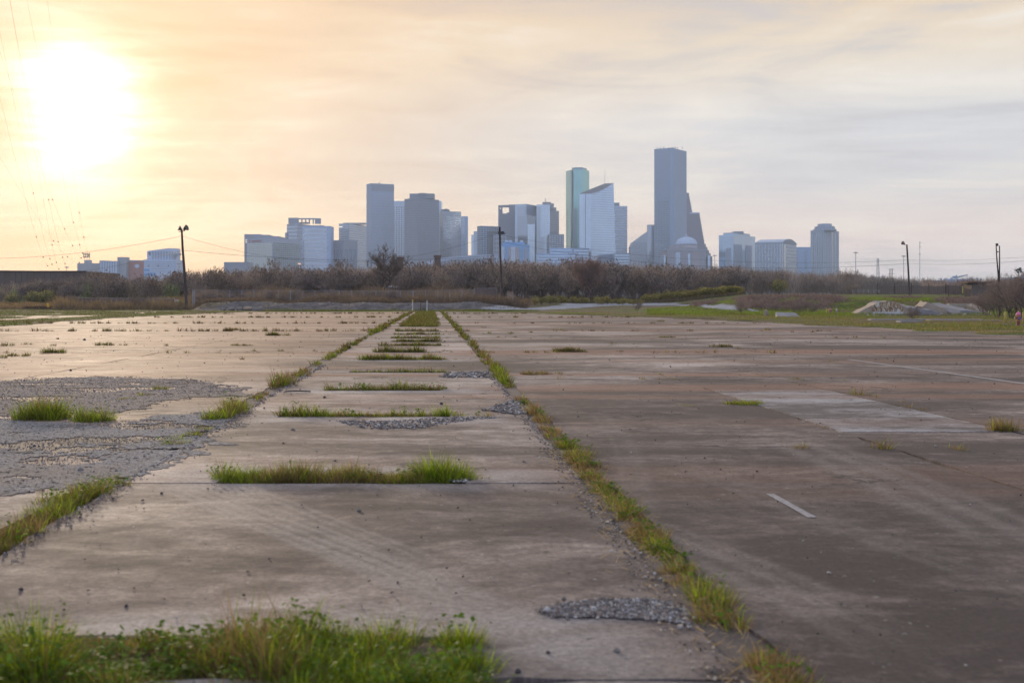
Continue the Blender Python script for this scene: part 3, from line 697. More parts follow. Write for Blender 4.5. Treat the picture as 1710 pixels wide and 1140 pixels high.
# sloping glass tower
Y = 2120; A = (wx(967.5, Y + 12), Y + 12); B = (wx(987.5, Y), Y); C3 = (wx(1024.5, Y + 22), Y + 22); D3 = (wx(1010, Y + 55), Y + 55)
r = empty('skyscraper', (B[0], B[1] + 20, 0)); tag(r, 'pale blue glass tower with steep curved sloping roof and thin spire', 'skyscraper')
l_ = lambda p: (p[0] - r.location.x, p[1] - r.location.y)
a, b4, c, d = l_(A), l_(B), l_(C3), l_(D3); c_low = l_((wx(1030.5, Y + 22), Y + 22)); zl = wz(324, Y)
mb = MB(); n = 10; tops = []
for i in range(n + 1):
    f = i / n; x = b4[0] + (c[0] - b4[0]) * f; y = b4[1] + (c[1] - b4[1]) * f; tops.append((x, y, wz(323.5 - 17.8 * (f ** 1.55), Y + 22 * f)))
front = [(b4[0], b4[1], -.5), (c_low[0], c_low[1], -.5)] + list(reversed(tops)); mb.poly(front)
mb.poly([(a[0], a[1], -.5), (b4[0], b4[1], -.5), tops[0], (a[0], a[1], wz(324, Y + 12))])
mb.poly([(c_low[0], c_low[1], -.5), (d[0], d[1], -.5), (d[0], d[1], wz(309, Y + 55)), tops[-1]])
mb.poly([(d[0], d[1], -.5), (a[0], a[1], -.5), (a[0], a[1], wz(324, Y + 12)), (d[0], d[1], wz(309, Y + 55))]); mb.build('wall', G_PALE, r)
mb = MB(); bt = [(a[0] + (d[0] - a[0]) * i / n, a[1] + (d[1] - a[1]) * i / n, wz(324 - 17.5 * (i / n) ** .9, Y + 12 + 43 * i / n)) for i in range(n + 1)]
for i in range(n): mb.quad(tops[i], tops[i + 1], bt[i + 1], bt[i])
mb.build('roof', W_DROOF, r)
mb = MB()
for i in range(n):
    p, q = tops[i], tops[i + 1]; mb.quad((p[0], p[1] - .6, p[2] - 1.4), (q[0], q[1] - .6, q[2] - 1.4), (q[0], q[1] - .6, q[2] + .8), (p[0], p[1] - .6, p[2] + .8))
    mb.quad((p[0], p[1] - .6, p[2] + .8), (q[0], q[1] - .6, q[2] + .8), (q[0], q[1] + .8, q[2] + .8), (p[0], p[1] + .8, p[2] + .8))
mb.build('roof_edge', W_WHITE, r)
ornament(r, [a, b4], 'curtain', 5, zl - 1, 4.2, G_BLUE, None, 7)
mb = MB(); 
for i in range(48):
    zz = 5 + i * 4.4; Lf = frame(b4, c_low)[2]
    mb_top = [q for q in tops if q[2] > zz + 1]
    if not mb_top: break
    f0 = (b4[0] - mb_top[0][0]) ; sx0 = mb_top[0][0]; sx1 = c_low[0] + (c[0] - c_low[0]) * min(1, zz / tops[-1][2])
    d_, n_, L_ = frame(b4, c)
    c_z = (c_low[0] + (c[0] - c_low[0]) * min(1, zz / tops[-1][2]), c[1]); d_, n_, L_ = frame(b4, c_z); fbox(mb, b4, c_z, (sx0 - b4[0]) / d_.x, L_ - .5, zz, zz + 1.3, 1.0)
o = mb.build('mullion', G_MID, r); o['kind'] = 'stuff'
mb = MB(); mb.tube([(b4[0] + (a[0] - b4[0]) * .5, b4[1] + (a[1] - b4[1]) * .5 - .4, 4), (b4[0] + (a[0] - b4[0]) * .5, b4[1] + (a[1] - b4[1]) * .5 - .4, zl)], .5, 4); mb.build('seam', W_DGREY, r)
p = l_((wx(1010, Y + 50), Y + 50)); MB().tube([(p[0], p[1], wz(311, Y)), (p[0], p[1], wz(283, Y + 50))], [.5, .15], 5).build('spire', W_GREY, r)
r, ch, z = tower('office_tower', 'grey blue tower of thin horizontal bands right of the sloping glass tower', 1022, None, 1047.5, 344.5, 2330, W_WHITE, 'bands', G_DARK, fl=5)
roofbox(r, 1025, 1034.5, 338.5, 345, 2340, W_DGREY)
# slanted dark tower left of the tallest
Y = 2280; r = empty('office_tower', (wx(1072, Y), Y + 15, 0)); tag(r, 'dark blue tower with slanted roof rising to the right beside the tallest tower', 'office tower')
a, b4 = loc(r, (wx(1053, Y), Y)), loc(r, (wx(1093, Y), Y))
prof = [(1053, 412), (1056, 404.5), (1080.5, 386.5), (1080.5, 375.3), (1093, 375.3)]
mb = MB(); fr = [(loc(r, (wx(x, Y), Y))[0], -15, wz(y, Y)) for x, y in prof]; bk2 = [(x, 22, z_) for x, _, z_ in fr]
mb.poly([(fr[0][0], -15, -.5), (fr[-1][0], -15, -.5)] + fr[::-1])
for i in range(len(fr) - 1): mb.quad(fr[i], fr[i + 1], bk2[i + 1], bk2[i])
mb.quad((fr[0][0], 22, -.5), (fr[0][0], -15, -.5), fr[0], bk2[0]); mb.quad((fr[-1][0], -15, -.5), (fr[-1][0], 22, -.5), bk2[-1], fr[-1]); mb.poly([(fr[-1][0], 22, -.5), (fr[0][0], 22, -.5)] + bk2); mb.build('wall', G_DARK, r)
ornament(r, [(fr[0][0], -15), (fr[1][0] + 29, -15)], 'curtain', 4, wz(406, Y), 4, W_DGREY, None, 5)
mb = MB(); fbox(mb, (loc(r, (wx(1081, Y), Y))[0], -15), (fr[-1][0], -15), 0, 14.3, 4, wz(377, Y), .3); mb.build('blue_glass', G_MID, r)
# tallest
r, ch, z = tower('skyscraper', 'tallest blue grey tower of the skyline with banded chamfered faces', 1092.5, 1122, 1146.5, 247.5, 2240, W_BLUEG, None, k=.55, cat='skyscraper')
ornament(r, ch, 'bands', 5, z - 1, 4.0, W_LGREY, None)
ch3 = [(p[0], p[1] - .5) for p in ch]
ornament(r, ch3[:2], 'grid', 5, wz(335, 2240), 4.0, G_DARK, None, 3.4)
mb = MB(); c = ch[1]; mb.prism([(c[0] - 5, c[1] + 1.5), (c[0] - 3, c[1] - 1.2), (c[0] + 3, c[1] - 1.2), (c[0] + 5, c[1] + 1.5)], 2, z + .6); mb.build('corner_pier', W_BLUEG, r)
for i, xx in enumerate((1097, 1102, 1108, 1116, 1122, 1127, 1131, 1139)): roofbox(r, xx, xx + 1.2, 246 - (i % 3) * .5, 248, 2265, W_DGREY, 'roof_unit', 3)
# red brown stepped gable tower
r = empty('skyscraper', (wx(1160, 2420), 2440, 0)); tag(r, 'red brown tower of stepped Dutch gables descending to the right behind the tallest tower', 'skyscraper')
def gable(x0, pr, Y, name, roof=None):
    fr = [(loc(r, (wx(x, Y), Y))[0], Y - 2440, wz(y, Y)) for x, y in pr]; bk2 = [(x, y + 34, z_) for x, y, z_ in fr]; mb = MB()
    mb.poly([(fr[0][0], fr[0][1], -.5), (fr[-1][0], fr[0][1], -.5)] + fr[::-1])
    for i in range(len(fr) - 1): mb.quad(fr[i], fr[i + 1], bk2[i + 1], bk2[i])
    mb.quad((fr[0][0], bk2[0][1], -.5), (fr[0][0], fr[0][1], -.5), fr[0], bk2[0]); mb.quad((fr[-1][0], fr[0][1], -.5), (fr[-1][0], bk2[0][1], -.5), bk2[-1], fr[-1])
    mb.build(name, W_BROWN, r)
    ornament(r, [(fr[0][0], fr[0][1]), (fr[-1][0], fr[0][1])], 'curtain', 5, fr[-1][2] - 2, 4.2, W_DGREY, None, 4.5)
def steps(x0, y0, x1, y1, n, xs, yl):
    p = [(xs, y0)]; 
    for i in range(n):
        xa = x0 + (x1 - x0) * i / n; xb = x0 + (x1 - x0) * (i + 1) / n; ya = y0 + (y1 - y0) * i / n; yb = y0 + (y1 - y0) * (i + 1) / n
        p += [(xa, ya), (xa, yb)] if i else [(xa, ya), (xa, yb)]
        p += [(xb, yb)]
    return p
gable(0, steps(1150.5, 322, 1158, 362, 7, 1142, 0), 2440, 'tall_gable')
gable(0, steps(1168.5, 356, 1176, 400, 7, 1143, 0), 2425, 'middle_gable'); 
gable(0, steps(1176, 402, 1189.5, 428, 5, 1143, 0), 2410, 'low_gable')
roofbox(r, 1152, 1168, 354.8, 356.6, 2424, W_ROOF, 'metal_ridge', 20)
# domed hall
Y = 2120; r = empty('domed_building', (wx(1148, Y), Y + 35, 0)); tag(r, 'pinkish classical hall with ribbed pale dome and lantern in front of the gabled tower', 'domed building')
a, c = loc(r, (wx(1110, Y), Y)), loc(r, (wx(1188, Y), Y)); xr = lambda px: loc(r, (wx(px, Y), Y))[0]
MB().prism([(xr(1115), -30), (xr(1148), -36), (xr(1180), -28), (xr(1182), 30), (xr(1112), 30)], -.5, wz(418, Y)).build('wall', W_PINK, r)
mb = MB()
for xa, xb in ((1109.5, 1112.5), (1183, 1187)): MB().prism([(xr(xa), -28), (xr(xb), -28), (xr(xb), 20), (xr(xa), 20)], -.5, wz(426, Y)).build('side_wing', G_BLUE, r)
mb = MB(); mb.prism([(xr(1114), -31.5), (xr(1148), -37.5), (xr(1181), -29.5), (xr(1183), 31), (xr(1111), 31)], wz(418.5, Y), wz(416.3, Y)); mb.build('cornice', W_LGREY, r)
mb = MB(); P1, Q1 = (xr(1115), -30), (xr(1148), -36); P2, Q2 = (xr(1148), -36), (xr(1180), -28)
for f in (.04, .14, .24, .37, .46, .56, .65, .80, .92): fbox(mb, P1, Q1, f * 37, f * 37 + 1.3, 2, wz(419, Y), 1.0)
for f in (.05, .2, .7, .82, .95): fbox(mb, P2, Q2, f * 37, f * 37 + 1.3, 2, wz(419, Y), 1.0)
mb.build('pilaster', W_LGREY, r)
mb = MB(); fbox(mb, P1, Q1, 15.5, 23.5, 2, wz(421, Y), .5); fbox(mb, P2, Q2, 0, 5, 2, wz(424, Y), 1.4); mb.build('tall_window', G_BLUE, r)
mb = MB(); mb.poly([(xr(1116), -33, wz(416.4, Y)), (xr(1146), -36, wz(416.4, Y)), (xr(1136), -35, wz(408, Y)), (xr(1127), -34, wz(408, Y))]); 
mb.prism([(xr(1118), -32), (xr(1146), -34), (xr(1140), -20), (xr(1120), -20)], wz(416.5, Y), wz(411, Y)); mb.build('pediment', W_PINK, r)
mb = MB(); 
cc = (xr(1131.5), -36.4, wz(412.5, Y)); ring = []
for k in range(16): ring.append((cc[0] + 3.2 * math.cos(k * math.pi / 8), cc[1], cc[2] + 3.2 * math.sin(k * math.pi / 8)))
mb.poly(ring); mb.build('round_window', W_LGREY, r)
RD = 18.5 / F * Y
MB().lathe((xr(1150), -5, wz(417, Y)), [(RD * 1.02, 0), (RD * 1.02, 9.6), (RD * .98, 9.7)], 32).build('drum', W_PINK, r, True)
dz = wz(407.6, Y); pr_ = [(RD * 1.0 * math.cos(q), 15.2 * math.sin(q)) for q in np.linspace(0, 1.42, 9)]
MB().lathe((xr(1150), -5, dz), pr_, 32).build('dome', W_ROOF, r, True)
mb = MB()
for k in range(24):
    th = 2 * math.pi * k / 24; mb.tube([(xr(1150) + (p_[0] + .25) * math.cos(th), -5 + (p_[0] + .25) * math.sin(th), dz + p_[1]) for p_ in pr_], .32, 4)
mb.build('rib', W_WHITE, r)
MB().lathe((xr(1150), -5, dz + 14.6), [(2.6, 0), (2.2, 2.6), (2.4, 2.8), (1.2, 4.4), (.25, 5.2), (.12, 9)], 12).build('lantern', W_ROOF, r, True)
# right cluster
r, ch, z = tower('office_block', 'blue glass block with pale stone grid and stepped top first in the right hand group', 1200.5, 1225, 1261, 392.5, 2150, G_BLUE, 'curtain', G_MID, k=.6, fl=4.2, bay=5)
tower('', '', 1208, 1226, 1252.5, 388.8, 2158, G_BLUE, 'curtain', W_GREY, k=.6, fl=4, parent=r, z0=wz(393, 2158), zs=.5); roofbox(r, 1225, 1242, 386.3, 390, 2175, W_GREY)
P, Q = ch[1], ch[2]; L = frame(P, Q)[2]; mb = MB()
fbox(mb, P, Q, 2, L * .36, 4, wz(408, 2150), .8); fbox(mb, P, Q, L * .55, L * .82, 4, wz(408, 2150), .8); fbox(mb, ch[0], ch[1], 14, 25, 4, wz(414, 2150), .6); mb.build('stone_bay', W_LGREY, r)
mb = MB()
for i in range(14):
    for j in range(5):
        fbox(mb, (P[0], P[1] - .8), (Q[0], Q[1] - .8), 3.4 + j * 3.4, 5.1 + j * 3.4, 6 + i * 4.4, 8.4 + i * 4.4, .2)
    for j in range(4): fbox(mb, (P[0], P[1] - .8), (Q[0], Q[1] - .8), L * .55 + 1 + j * 3.4, L * .55 + 2.8 + j * 3.4, 6 + i * 4.4, 8.4 + i * 4.4, .2)
o = mb.build('window', G_DARK, r); o['kind'] = 'stuff'
Y = 2100; r, ch, z = tower('office_block', 'pale grey block with barrel vaulted metal roof in the right hand group', 1261, 1306, 1330, 404.5, Y, W_LGREY, 'slot', G_MID, k=.45, fl=6.3, bay=5.4, crown=2)
A, B, C3 = [Vector(q) for q in ch]; dp_ = A - B
mb = MB(); n = 10; w_ = C3 - B
def arc(o_, f): return (o_.x + w_.x * f, o_.y + w_.y * f, z + 9.5 * math.sin(math.pi * (.08 + .84 * f)) - 2.0)
fr_ = [arc(B - dp_.normalized() * .8, i / n) for i in range(n + 1)]; bk_2 = [arc(A, i / n) for i in range(n + 1)]
for i in range(n): mb.quad(fr_[i], fr_[i + 1], bk_2[i + 1], bk_2[i])
mb.build('vaulted_roof', W_ROOF, r, True)
mb = MB(); mb.poly([(fr_[0][0], fr_[0][1], z - 1), (fr_[-1][0], fr_[-1][1], z - 1)] + fr_[::-1]); mb.build('roof_gable', W_GREY, r)
mb = MB(); fbox(mb, ch[1], ch[2], 0, 2.2, 3, z, .5); fbox(mb, ch[1], ch[2], 8, 17, 3, z - 3, .35); fbox(mb, ch[0], ch[1], frame(ch[0], ch[1])[2] - 5, frame(ch[0], ch[1])[2] - 1, 3, z - 3, .35); mb.build('dark_toned_glass', G_MID, r)
r, ch, z = tower('office_block', 'plain pale blue block between the vaulted roof and the tall striped tower', 1329, None, 1356, 413, 2200, W_PALEB, None)
mb = MB()
for j in (0, 1, 8, 9, 10):
    for i in range(22): fbox(mb, ch[0], ch[1], .8 + j * 2, 2.1 + j * 2, 8 + i * 4.2, 10 + i * 4.2, .2)
o = mb.build('window', G_DARK, r); o['kind'] = 'stuff'
Y = 2050; r, ch, z = tower('residential_tower', 'tall white tower with dark vertical glass strips and stepped round crown at right', 1353.5, 1375, 1401, 384.5, Y, W_LGREY, None, k=.7, cat='apartment tower')
for fi, (P, Q) in enumerate(((ch[0], ch[1]), (ch[1], ch[2]))):
    L = frame(P, Q)[2]; mb = MB(); mw = MB()
    for f0, f1 in (((.06, .22), (.40, .54), (.74, .88)) if fi == 0 else ((.50, .62), (.70, .78))): fbox(mb, P, Q, f0 * L, f1 * L, 3, z - (2 if fi else 6), .4)
    mb.build('glass_strip', G_DARK, r)
    for f in ((.27, .60) if fi == 0 else (.06, .2, .34, .84, .93)):
        for i in range(int(z / 3.5) - 1): fbox(mw, P, Q, f * L, f * L + 1.7, 4 + i * 3.5, 5.8 + i * 3.5, .2)
    o = mw.build('window', G_MID, r); o['kind'] = 'stuff'
cx0 = loc(r, (wx(1377, Y + 22), Y + 22))
mb = MB(); mb.lathe((cx0[0], cx0[1], z), [(21, 0), (21, 3), (19.5, 3.2)], 24); mb.lathe((cx0[0], cx0[1], z + 3), [(17.5, 0), (17.5, 5), (16, 5.2)], 24); mb.lathe((cx0[0], cx0[1], z + 8), [(12.8, 0), (12.8, 4.6), (11, 4.8)], 24)
mb.build('crown', W_LGREY, r)
mb = MB()
for k in range(20):
    th = math.pi * 2 * k / 20; MB().box((cx0[0] + 17.4 * math.cos(th), cx0[1] + 17.4 * math.sin(th), z + 5), (1.6, 1.6, 3.4), th).build('crown_window', G_DARK, r)
# white curved roof behind the thicket
Y = 1500; r = empty('stadium', (wx(765, Y), Y + 40, 0)); tag(r, 'low arched white stadium roof rising above the bare woods', 'stadium')
mb = MB(); pr = [(690, 444), (715, 436), (740, 430.5), (765, 427.5), (790, 426), (815, 425.2), (832, 425.0)]
top = [(loc(r, (wx(x, Y), Y))[0], -40, wz(y, Y)) for x, y in pr]; bt = [(q[0] * .97, 30, q[2] + 2) for q in top]; lo = [(q[0], -38, q[2] - 4.5) for q in top]
for i in range(len(top) - 1): mb.quad(top[i], top[i + 1], bt[i + 1], bt[i]); mb.quad(lo[i], lo[i + 1], top[i + 1], top[i])
mb.build('roof', W_WHITE, r, False)
mb = MB(); mb.poly([(lo[0][0], -37, -.5), (lo[-1][0], -37, -.5)] + [(q[0], -37, q[2] + 1) for q in lo[::-1]]); mb.build('wall', W_GREY, r)
mb = MB()
for i in range(24): x = top[0][0] + (top[-1][0] - top[0][0]) * (i + .5) / 24; mb.box((x, -41, float(np.interp(x, [q[0] for q in top], [q[2] for q in top])) - 6), (.7, .7, 9))
o = mb.build('truss_post', W_WHITE, r)
# left industrial complex
Y = 1500
def cbox(root, x0, x1, yt, Y_, mat, name='wall', dp=40, ridge=None, y2=None):
    a = loc(root, (wx(x0, Y_), Y_)); c = loc(root, (wx(x1, Y_), Y_)); mb = MB(); zt = wz(yt, Y_); z2 = wz(y2 if y2 is not None else yt, Y_)
    mb.prism([a, c, (c[0], c[1] + dp), (a[0], a[1] + dp)], -.5, zt, ztop=[zt, z2, z2, zt]); return mb.build(name, mat, root)
r = empty('warehouse', (wx(147, Y), Y + 20, 0)); tag(r, 'beige flat roofed warehouse with a cluster of roof floodlights at far left', 'warehouse')
cbox(r, 129, 167, 439.5, Y, W_BEIGE); cbox(r, 140.5, 150, 434, Y + 6, W_BEIGE, 'lift_tower', 8)
mb = MB(); q = loc(r, (wx(145, Y + 8), Y + 8))
for i, dx in enumerate((-3.4, 0, 3.4)): mb.tube([(q[0] + dx, q[1], wz(435, Y)), (q[0] + dx, q[1], wz(423, Y))], .18, 4)
for zz in (424.5, 429): 
    mb.tube([(q[0] - 4.4, q[1], wz(zz, Y)), (q[0] + 4.4, q[1], wz(zz, Y))], .18, 4)
mb.build('light_frame', W_DGREY, r)
for i in range(4):
    for j in range(3):
        mb = MB(); cc = (q[0] - 3.6 + i * 2.4 + random.uniform(-.3, .3), q[1] - .6, wz(423.2 + j * 2.9, Y)); mb.lathe(cc, [(.35, -.8), (1.0, .2), (1.05, .8), (.3, .9)], 8); mb.build('floodlight', W_DROOF, r)
r = empty('factory_building', (wx(205, Y), Y + 10, 0)); tag(r, 'pale grey ribbed factory hall with square lift tower and salmon red wall panel', 'factory')
cbox(r, 166, 197, 434.8, Y - 30, W_LGREY, y2=435.8); cbox(r, 196, 210.5, 429.2, Y - 25, W_BEIGE, 'lift_tower', 14); cbox(r, 205, 243, 433.8, Y - 15, W_LGREY, y2=434.8)
mb = MB(); a = loc(r, (wx(213, Y - 16), Y - 16)); c = loc(r, (wx(241.5, Y - 16), Y - 16)); fbox(mb, a, c, 0, c[0] - a[0], 1, wz(436.8, Y - 16), .5); mb.build('red_panel', W_RED, r)
mb = MB(); q = (a[0] + 12.5, a[1] - .8); 
mb.poly([(q[0] + 3.2 * math.cos(k * math.pi / 8), q[1], wz(445, Y) + 2.6 * math.sin(k * math.pi / 8)) for k in range(16)]); mb.build('round_emblem', W_WHITE, r)
ornament(r, [loc(r, (wx(166.5, Y - 30.3), Y - 30.3)), loc(r, (wx(196, Y - 30.3), Y - 30.3))], 'vert', 1, wz(437, Y - 30), sp=W_WHITE, bay=3)
r = empty('factory_building', (wx(270, Y), Y + 10, 0)); tag(r, 'tall white ribbed factory tower with a slanting roof and a square opening at top left', 'factory')
Yt = Y - 40; mb = MB(); sx_ = lambda px: loc(r, (wx(px, Yt), Yt))[0]; y0_ = Yt - (Y + 10)
def blk(x0, x1, y0, y1, ya=None):
    a = sx_(x0); c = sx_(x1); zt = wz(y0, Yt); z2 = wz(ya if ya is not None else y0, Yt); zb = wz(y1, Yt)
    mb.prism([(a, y0_), (c, y0_), (c, y0_ + 14), (a, y0_ + 14)], zb, zt, ztop=[zt, z2, z2, zt])
zb_ = 502
blk(245.5, 248.2, 419.3, 434, 418.9); blk(248.2, 252, 418.9, 421, 418.2); blk(248.2, 252, 426.6, 434, 426.6); blk(252, 281, 418.2, 434, 414.4); blk(281, 296, 414.4, 434, 414.9); mb.build('upper_wall', W_WHITE, r)
mb = MB(); mb.prism([(sx_(242), y0_ - 4), (sx_(296.5), y0_ - 4), (sx_(296.5), y0_ + 30), (sx_(242), y0_ + 30)], -.5, wz(434, Yt)); mb.build('wall', W_WHITE, r)
ornament(r, [(sx_(253), y0_), (sx_(295), y0_)], 'vert', wz(433.5, Yt), wz(420, Yt), sp=W_LGREY, bay=3.4)
mb = MB(); mb.box((sx_(297), y0_ - 1, wz(424.7, Yt)), (8, 5, 2.6)); mb.box((sx_(289), y0_ - .3, wz(430, Yt)), (4.4, 1, 8)); mb.build('loading_gantry', W_BEIGE, r)
mb = MB(); mb.box((sx_(246.5), y0_ - 4.4, wz(451, Yt)), (7, .8, 3.4)); mb.box((sx_(252), y0_ - 4.4, wz(458, Yt)), (15, .8, 4)); mb.build('blue_sign_panel', W_AZURE, r)
mb = MB()
for xx in (250, 266, 283): mb.box((sx_(xx), y0_ - 4.4, wz(444, Yt)), (1.6, .9, 1.8))
mb.build('vent', W_DGREY, r)
mb = MB()
for i in range(5): mb.box((sx_(269), y0_ - 4.2, wz(437 + i * 4, Yt)), (42, .5, .35))
mb.build('panel_joint', W_LGREY, r)
Yr = 1700; r = empty('warehouse', (wx(400, Yr), Yr, 0)); tag(r, 'low flat grey roofed shed just left of the green hotel', 'warehouse'); cbox(r, 374, 413, 437.5, Yr, W_GREY)
# right far industry
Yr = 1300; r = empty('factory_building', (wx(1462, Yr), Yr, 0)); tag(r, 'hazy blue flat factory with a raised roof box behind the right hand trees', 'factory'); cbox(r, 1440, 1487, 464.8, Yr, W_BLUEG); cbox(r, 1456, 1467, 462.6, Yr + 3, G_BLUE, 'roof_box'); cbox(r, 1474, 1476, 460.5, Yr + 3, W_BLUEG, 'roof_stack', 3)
mb = MB()
for i in range(11): p = loc(r, (wx(1443 + i * 4, Yr - .4), Yr - .4)); mb.box((p[0], p[1], 14), (1.5, .5, 2.0))
mb.build('window', G_DARK, r)
Yr = 1200; r = empty('warehouse', (wx(1600, Yr), Yr + 10, 0)); tag(r, 'long mauve grey warehouse with rooftop plant near the right edge', 'warehouse'); cbox(r, 1559, 1636, 468.0, Yr, W_PINK)
for x0, x1, y in ((1571, 1573, 464.8), (1577, 1578, 465.5), (1580, 1581, 464), (1583, 1628, 465.6), (1589, 1591, 463), (1621, 1623, 463.6), (1633, 1634, 463.8), (1639, 1640, 465)): cbox(r, x0, x1, y, Yr + 12, W_BLUEG, 'roof_plant', 4)
ornament(r, [loc(r, (wx(1560, Yr - .2), Yr - .2)), loc(r, (wx(1635, Yr - .2), Yr - .2))], 'vert', 3, wz(469, Yr), sp=W_BROWN, bay=6)
r = empty('tower_crane', (wx(1597, Yr - 60), Yr - 60, 0)); tag(r, 'small mobile crane with pale jib raised to the right over the mauve warehouse', 'crane')
mb = MB(); mb.tube([(0, 0, 0), (0, 0, wz(459, Yr - 60))], .7, 6); mb.build('mast', G_BLUE, r)
mb = MB(); x1_ = (1616 - 1597) / F * 1140; mb.tube([(-1, 0, wz(463.5, 1140)), (x1_, 0, wz(458.8, 1140))], [.9, .5], 5); mb.build('jib', W_LGREY, r)
MB().box((-2.2, 0, wz(463, 1140)), (3.4, 2.4, 2.4)).build('cab', W_BLUEG, r)
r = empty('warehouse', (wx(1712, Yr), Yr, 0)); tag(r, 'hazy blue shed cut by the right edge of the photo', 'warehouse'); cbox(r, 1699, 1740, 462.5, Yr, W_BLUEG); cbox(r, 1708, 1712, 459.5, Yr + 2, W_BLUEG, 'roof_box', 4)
# ------------------------------------------------------------------ middle distance
def hz(x, y): return float(H(np.array([x]), np.array([y]))[0])
M_WOOD = plain('creosoted_wood', (.055, .036, .034), .8, 0, .3, 3); M_STEEL = plain('galvanised_steel', (.34, .34, .36), .5, .4, .15, 2)
M_RUST = plain('rusty_steel', (.13, .062, .045), .85, 0, .4, 2); M_YEL = plain('faded_yellow_paint', (.52, .40, .10), .65, 0, .2, 4)
M_WHT = plain('weathered_white_paint', (.60, .59, .58), .7, 0, .2, 4); M_BLACK = plain('dark_lamp_housing', (.035, .033, .04), .5)
M_FABR = plain('brown_windbreak_mesh', (.15, .11, .095), .9, 0, .35, .8); M_BRICK = plain('old_brick', (.19, .135, .118), .9, 0, .35, 2.5)
M_STONE = plain('grey_rubble', (.24, .21, .19), .9, 0, .4, 1.5, .5); M_TAN = plain('tan_stone', (.34, .27, .20), .9, 0, .3, 1.5, .5)
M_METALW = plain('brown_metal_siding', (.155, .115, .10), .8, 0, .25, .35)
# left warehouse
Y = 285; x0, x1 = wx(-90, Y), wx(143, Y); r = empty('warehouse', ((x0 + x1) / 2, Y + 10, 0)); tag(r, 'long brown metal warehouse wall at the left edge behind the bushes', 'warehouse')
a, c = loc(r, (x0, Y)), loc(r, (x1, Y)); zt = wz(453, Y)
mb = MB(); mb.prism([a, c, (c[0], c[1] + 25), (a[0], a[1] + 25)], -.5, zt, ztop=[wz(450.5, Y), zt, zt, wz(450.5, Y)]); mb.build('wall', M_METALW, r)
d = frame(a, c)[2]; n = 24
for i in range(n):
    mb = MB(); fbox(mb, a, c, d * i / n + .06, d * (i + 1) / n - .06, .2, zt - .35 + .35 * (1 - i / n), .10); mb.build('panel', M_METALW if i % 5 else M_FABR, r)
mb = MB(); fbox(mb, a, c, -.2, d + .2, zt - .15, zt + .12, .3); mb.build('eave', M_WOOD, r)
def pole(name, label, pts, r0, r1, mat=M_WOOD, cat='pole'):
    b = pts[-1]; ro = empty(name, (b[0], b[1], b[2])); tag(ro, label, cat)
    lp = [(p[0] - b[0], p[1] - b[1], p[2] - b[2]) for p in reversed(pts)]
    MB().tube(lp, [r0 + (r1 - r0) * i / (len(lp) - 1) for i in range(len(lp))], 8).build('pole', mat, ro, True); return ro, lp[-1]
def lamp(ro, c, dx, s=1.0, name='floodlight'):
    mb = MB(); mb.tube([(c[0], c[1], c[2]), (c[0] + dx * .45, c[1], c[2] + .28 * s), ], [.18 * s, .30 * s], 10); mb.tube([(c[0] + dx * .45, c[1], c[2] + .28 * s), (c[0] + dx * 1.0, c[1] - .1, c[2] + .42 * s)], [.34 * s, .52 * s], 12)
    o = mb.build(name, M_BLACK, ro, True); return o
def mk(px, py, Y): return (wx(px, Y), Y, wz(py, Y))
Y = 188; g0 = hz(wx(313, Y), Y)
ro, tp = pole('lamp_pole', 'leaning dark pole with twin floodlights beside the windbreak fence on the left', [mk(303.5, 383.5, Y), mk(305, 415, Y), mk(308.5, 460, Y), (wx(312, Y), Y, g0 - .2)], .26, .16, cat='lamp pole')
MB().tube([(tp[0] - .5, 0, tp[2] - .35), (tp[0] + .55, 0, tp[2] - .2)], .06, 6).build('bracket', M_BLACK, ro)
lamp(ro, (tp[0] - .05, 0, tp[2] - .1), -.42, .9); lamp(ro, (tp[0] + .3, 0, tp[2] - .05), .6, .95)
Y = 212; g0 = hz(wx(839, Y), Y)
ro, tp = pole('utility_pole', 'slightly bent dark wooden pole with a short crossarm box in front of the middle woods', [mk(834.5, 379, Y), mk(835.3, 420, Y), mk(837.3, 470, Y), (wx(839, Y), Y, g0 - .2)], .24, .17, cat='utility pole')
zq = wz(389, Y) - g0 + .2
MB().box((tp[0] + .25, -.2, zq), (1.1, .5, .55)).build('equipment_box', M_BLACK, ro); MB().tube([(tp[0] - .25, -.1, zq + .3), (tp[0] + 1.1, -.1, zq - .15)], .1, 6).build('crossarm', M_WOOD, ro)
Y = 185; g0 = hz(wx(1519, Y), Y)
ro, tp = pole('lamp_pole', 'leaning thick wooden pole with one short lamp arm on the grassed berm', [mk(1514.3, 408.3, Y), mk(1516.5, 445, Y), (wx(1519.3, Y), Y, g0 - .2)], .17, .125, cat='lamp pole')
MB().tube([(tp[0], 0, tp[2] - .15), (tp[0] - .45, 0, tp[2] + .1)], .035, 6).build('bracket', M_BLACK, ro); lamp(ro, (tp[0] - .35, 0, tp[2]), -.35, .62)
Y = 112; g0 = hz(wx(1669, Y), Y)
ro, tp = pole('twin_pole', 'pair of dark wooden poles spreading into a narrow V at the right edge', [mk(1663.3, 406.5, Y), mk(1664.5, 430, Y), mk(1667.5, 465, Y), (wx(1669.5, Y), Y, g0 - .2)], .10, .045, cat='pole')
b_ = ro.location; q = [mk(1668.3, 410.5, Y), mk(1668.3, 440, Y), mk(1668, 462, Y), mk(1668.5, 500, Y)]
MB().tube([(p[0] - b_.x + .03, p[1] - b_.y - .05, p[2] - b_.z) for p in q], [.05, .065, .08, .09], 8).build('second_pole', M_WOOD, ro, True)
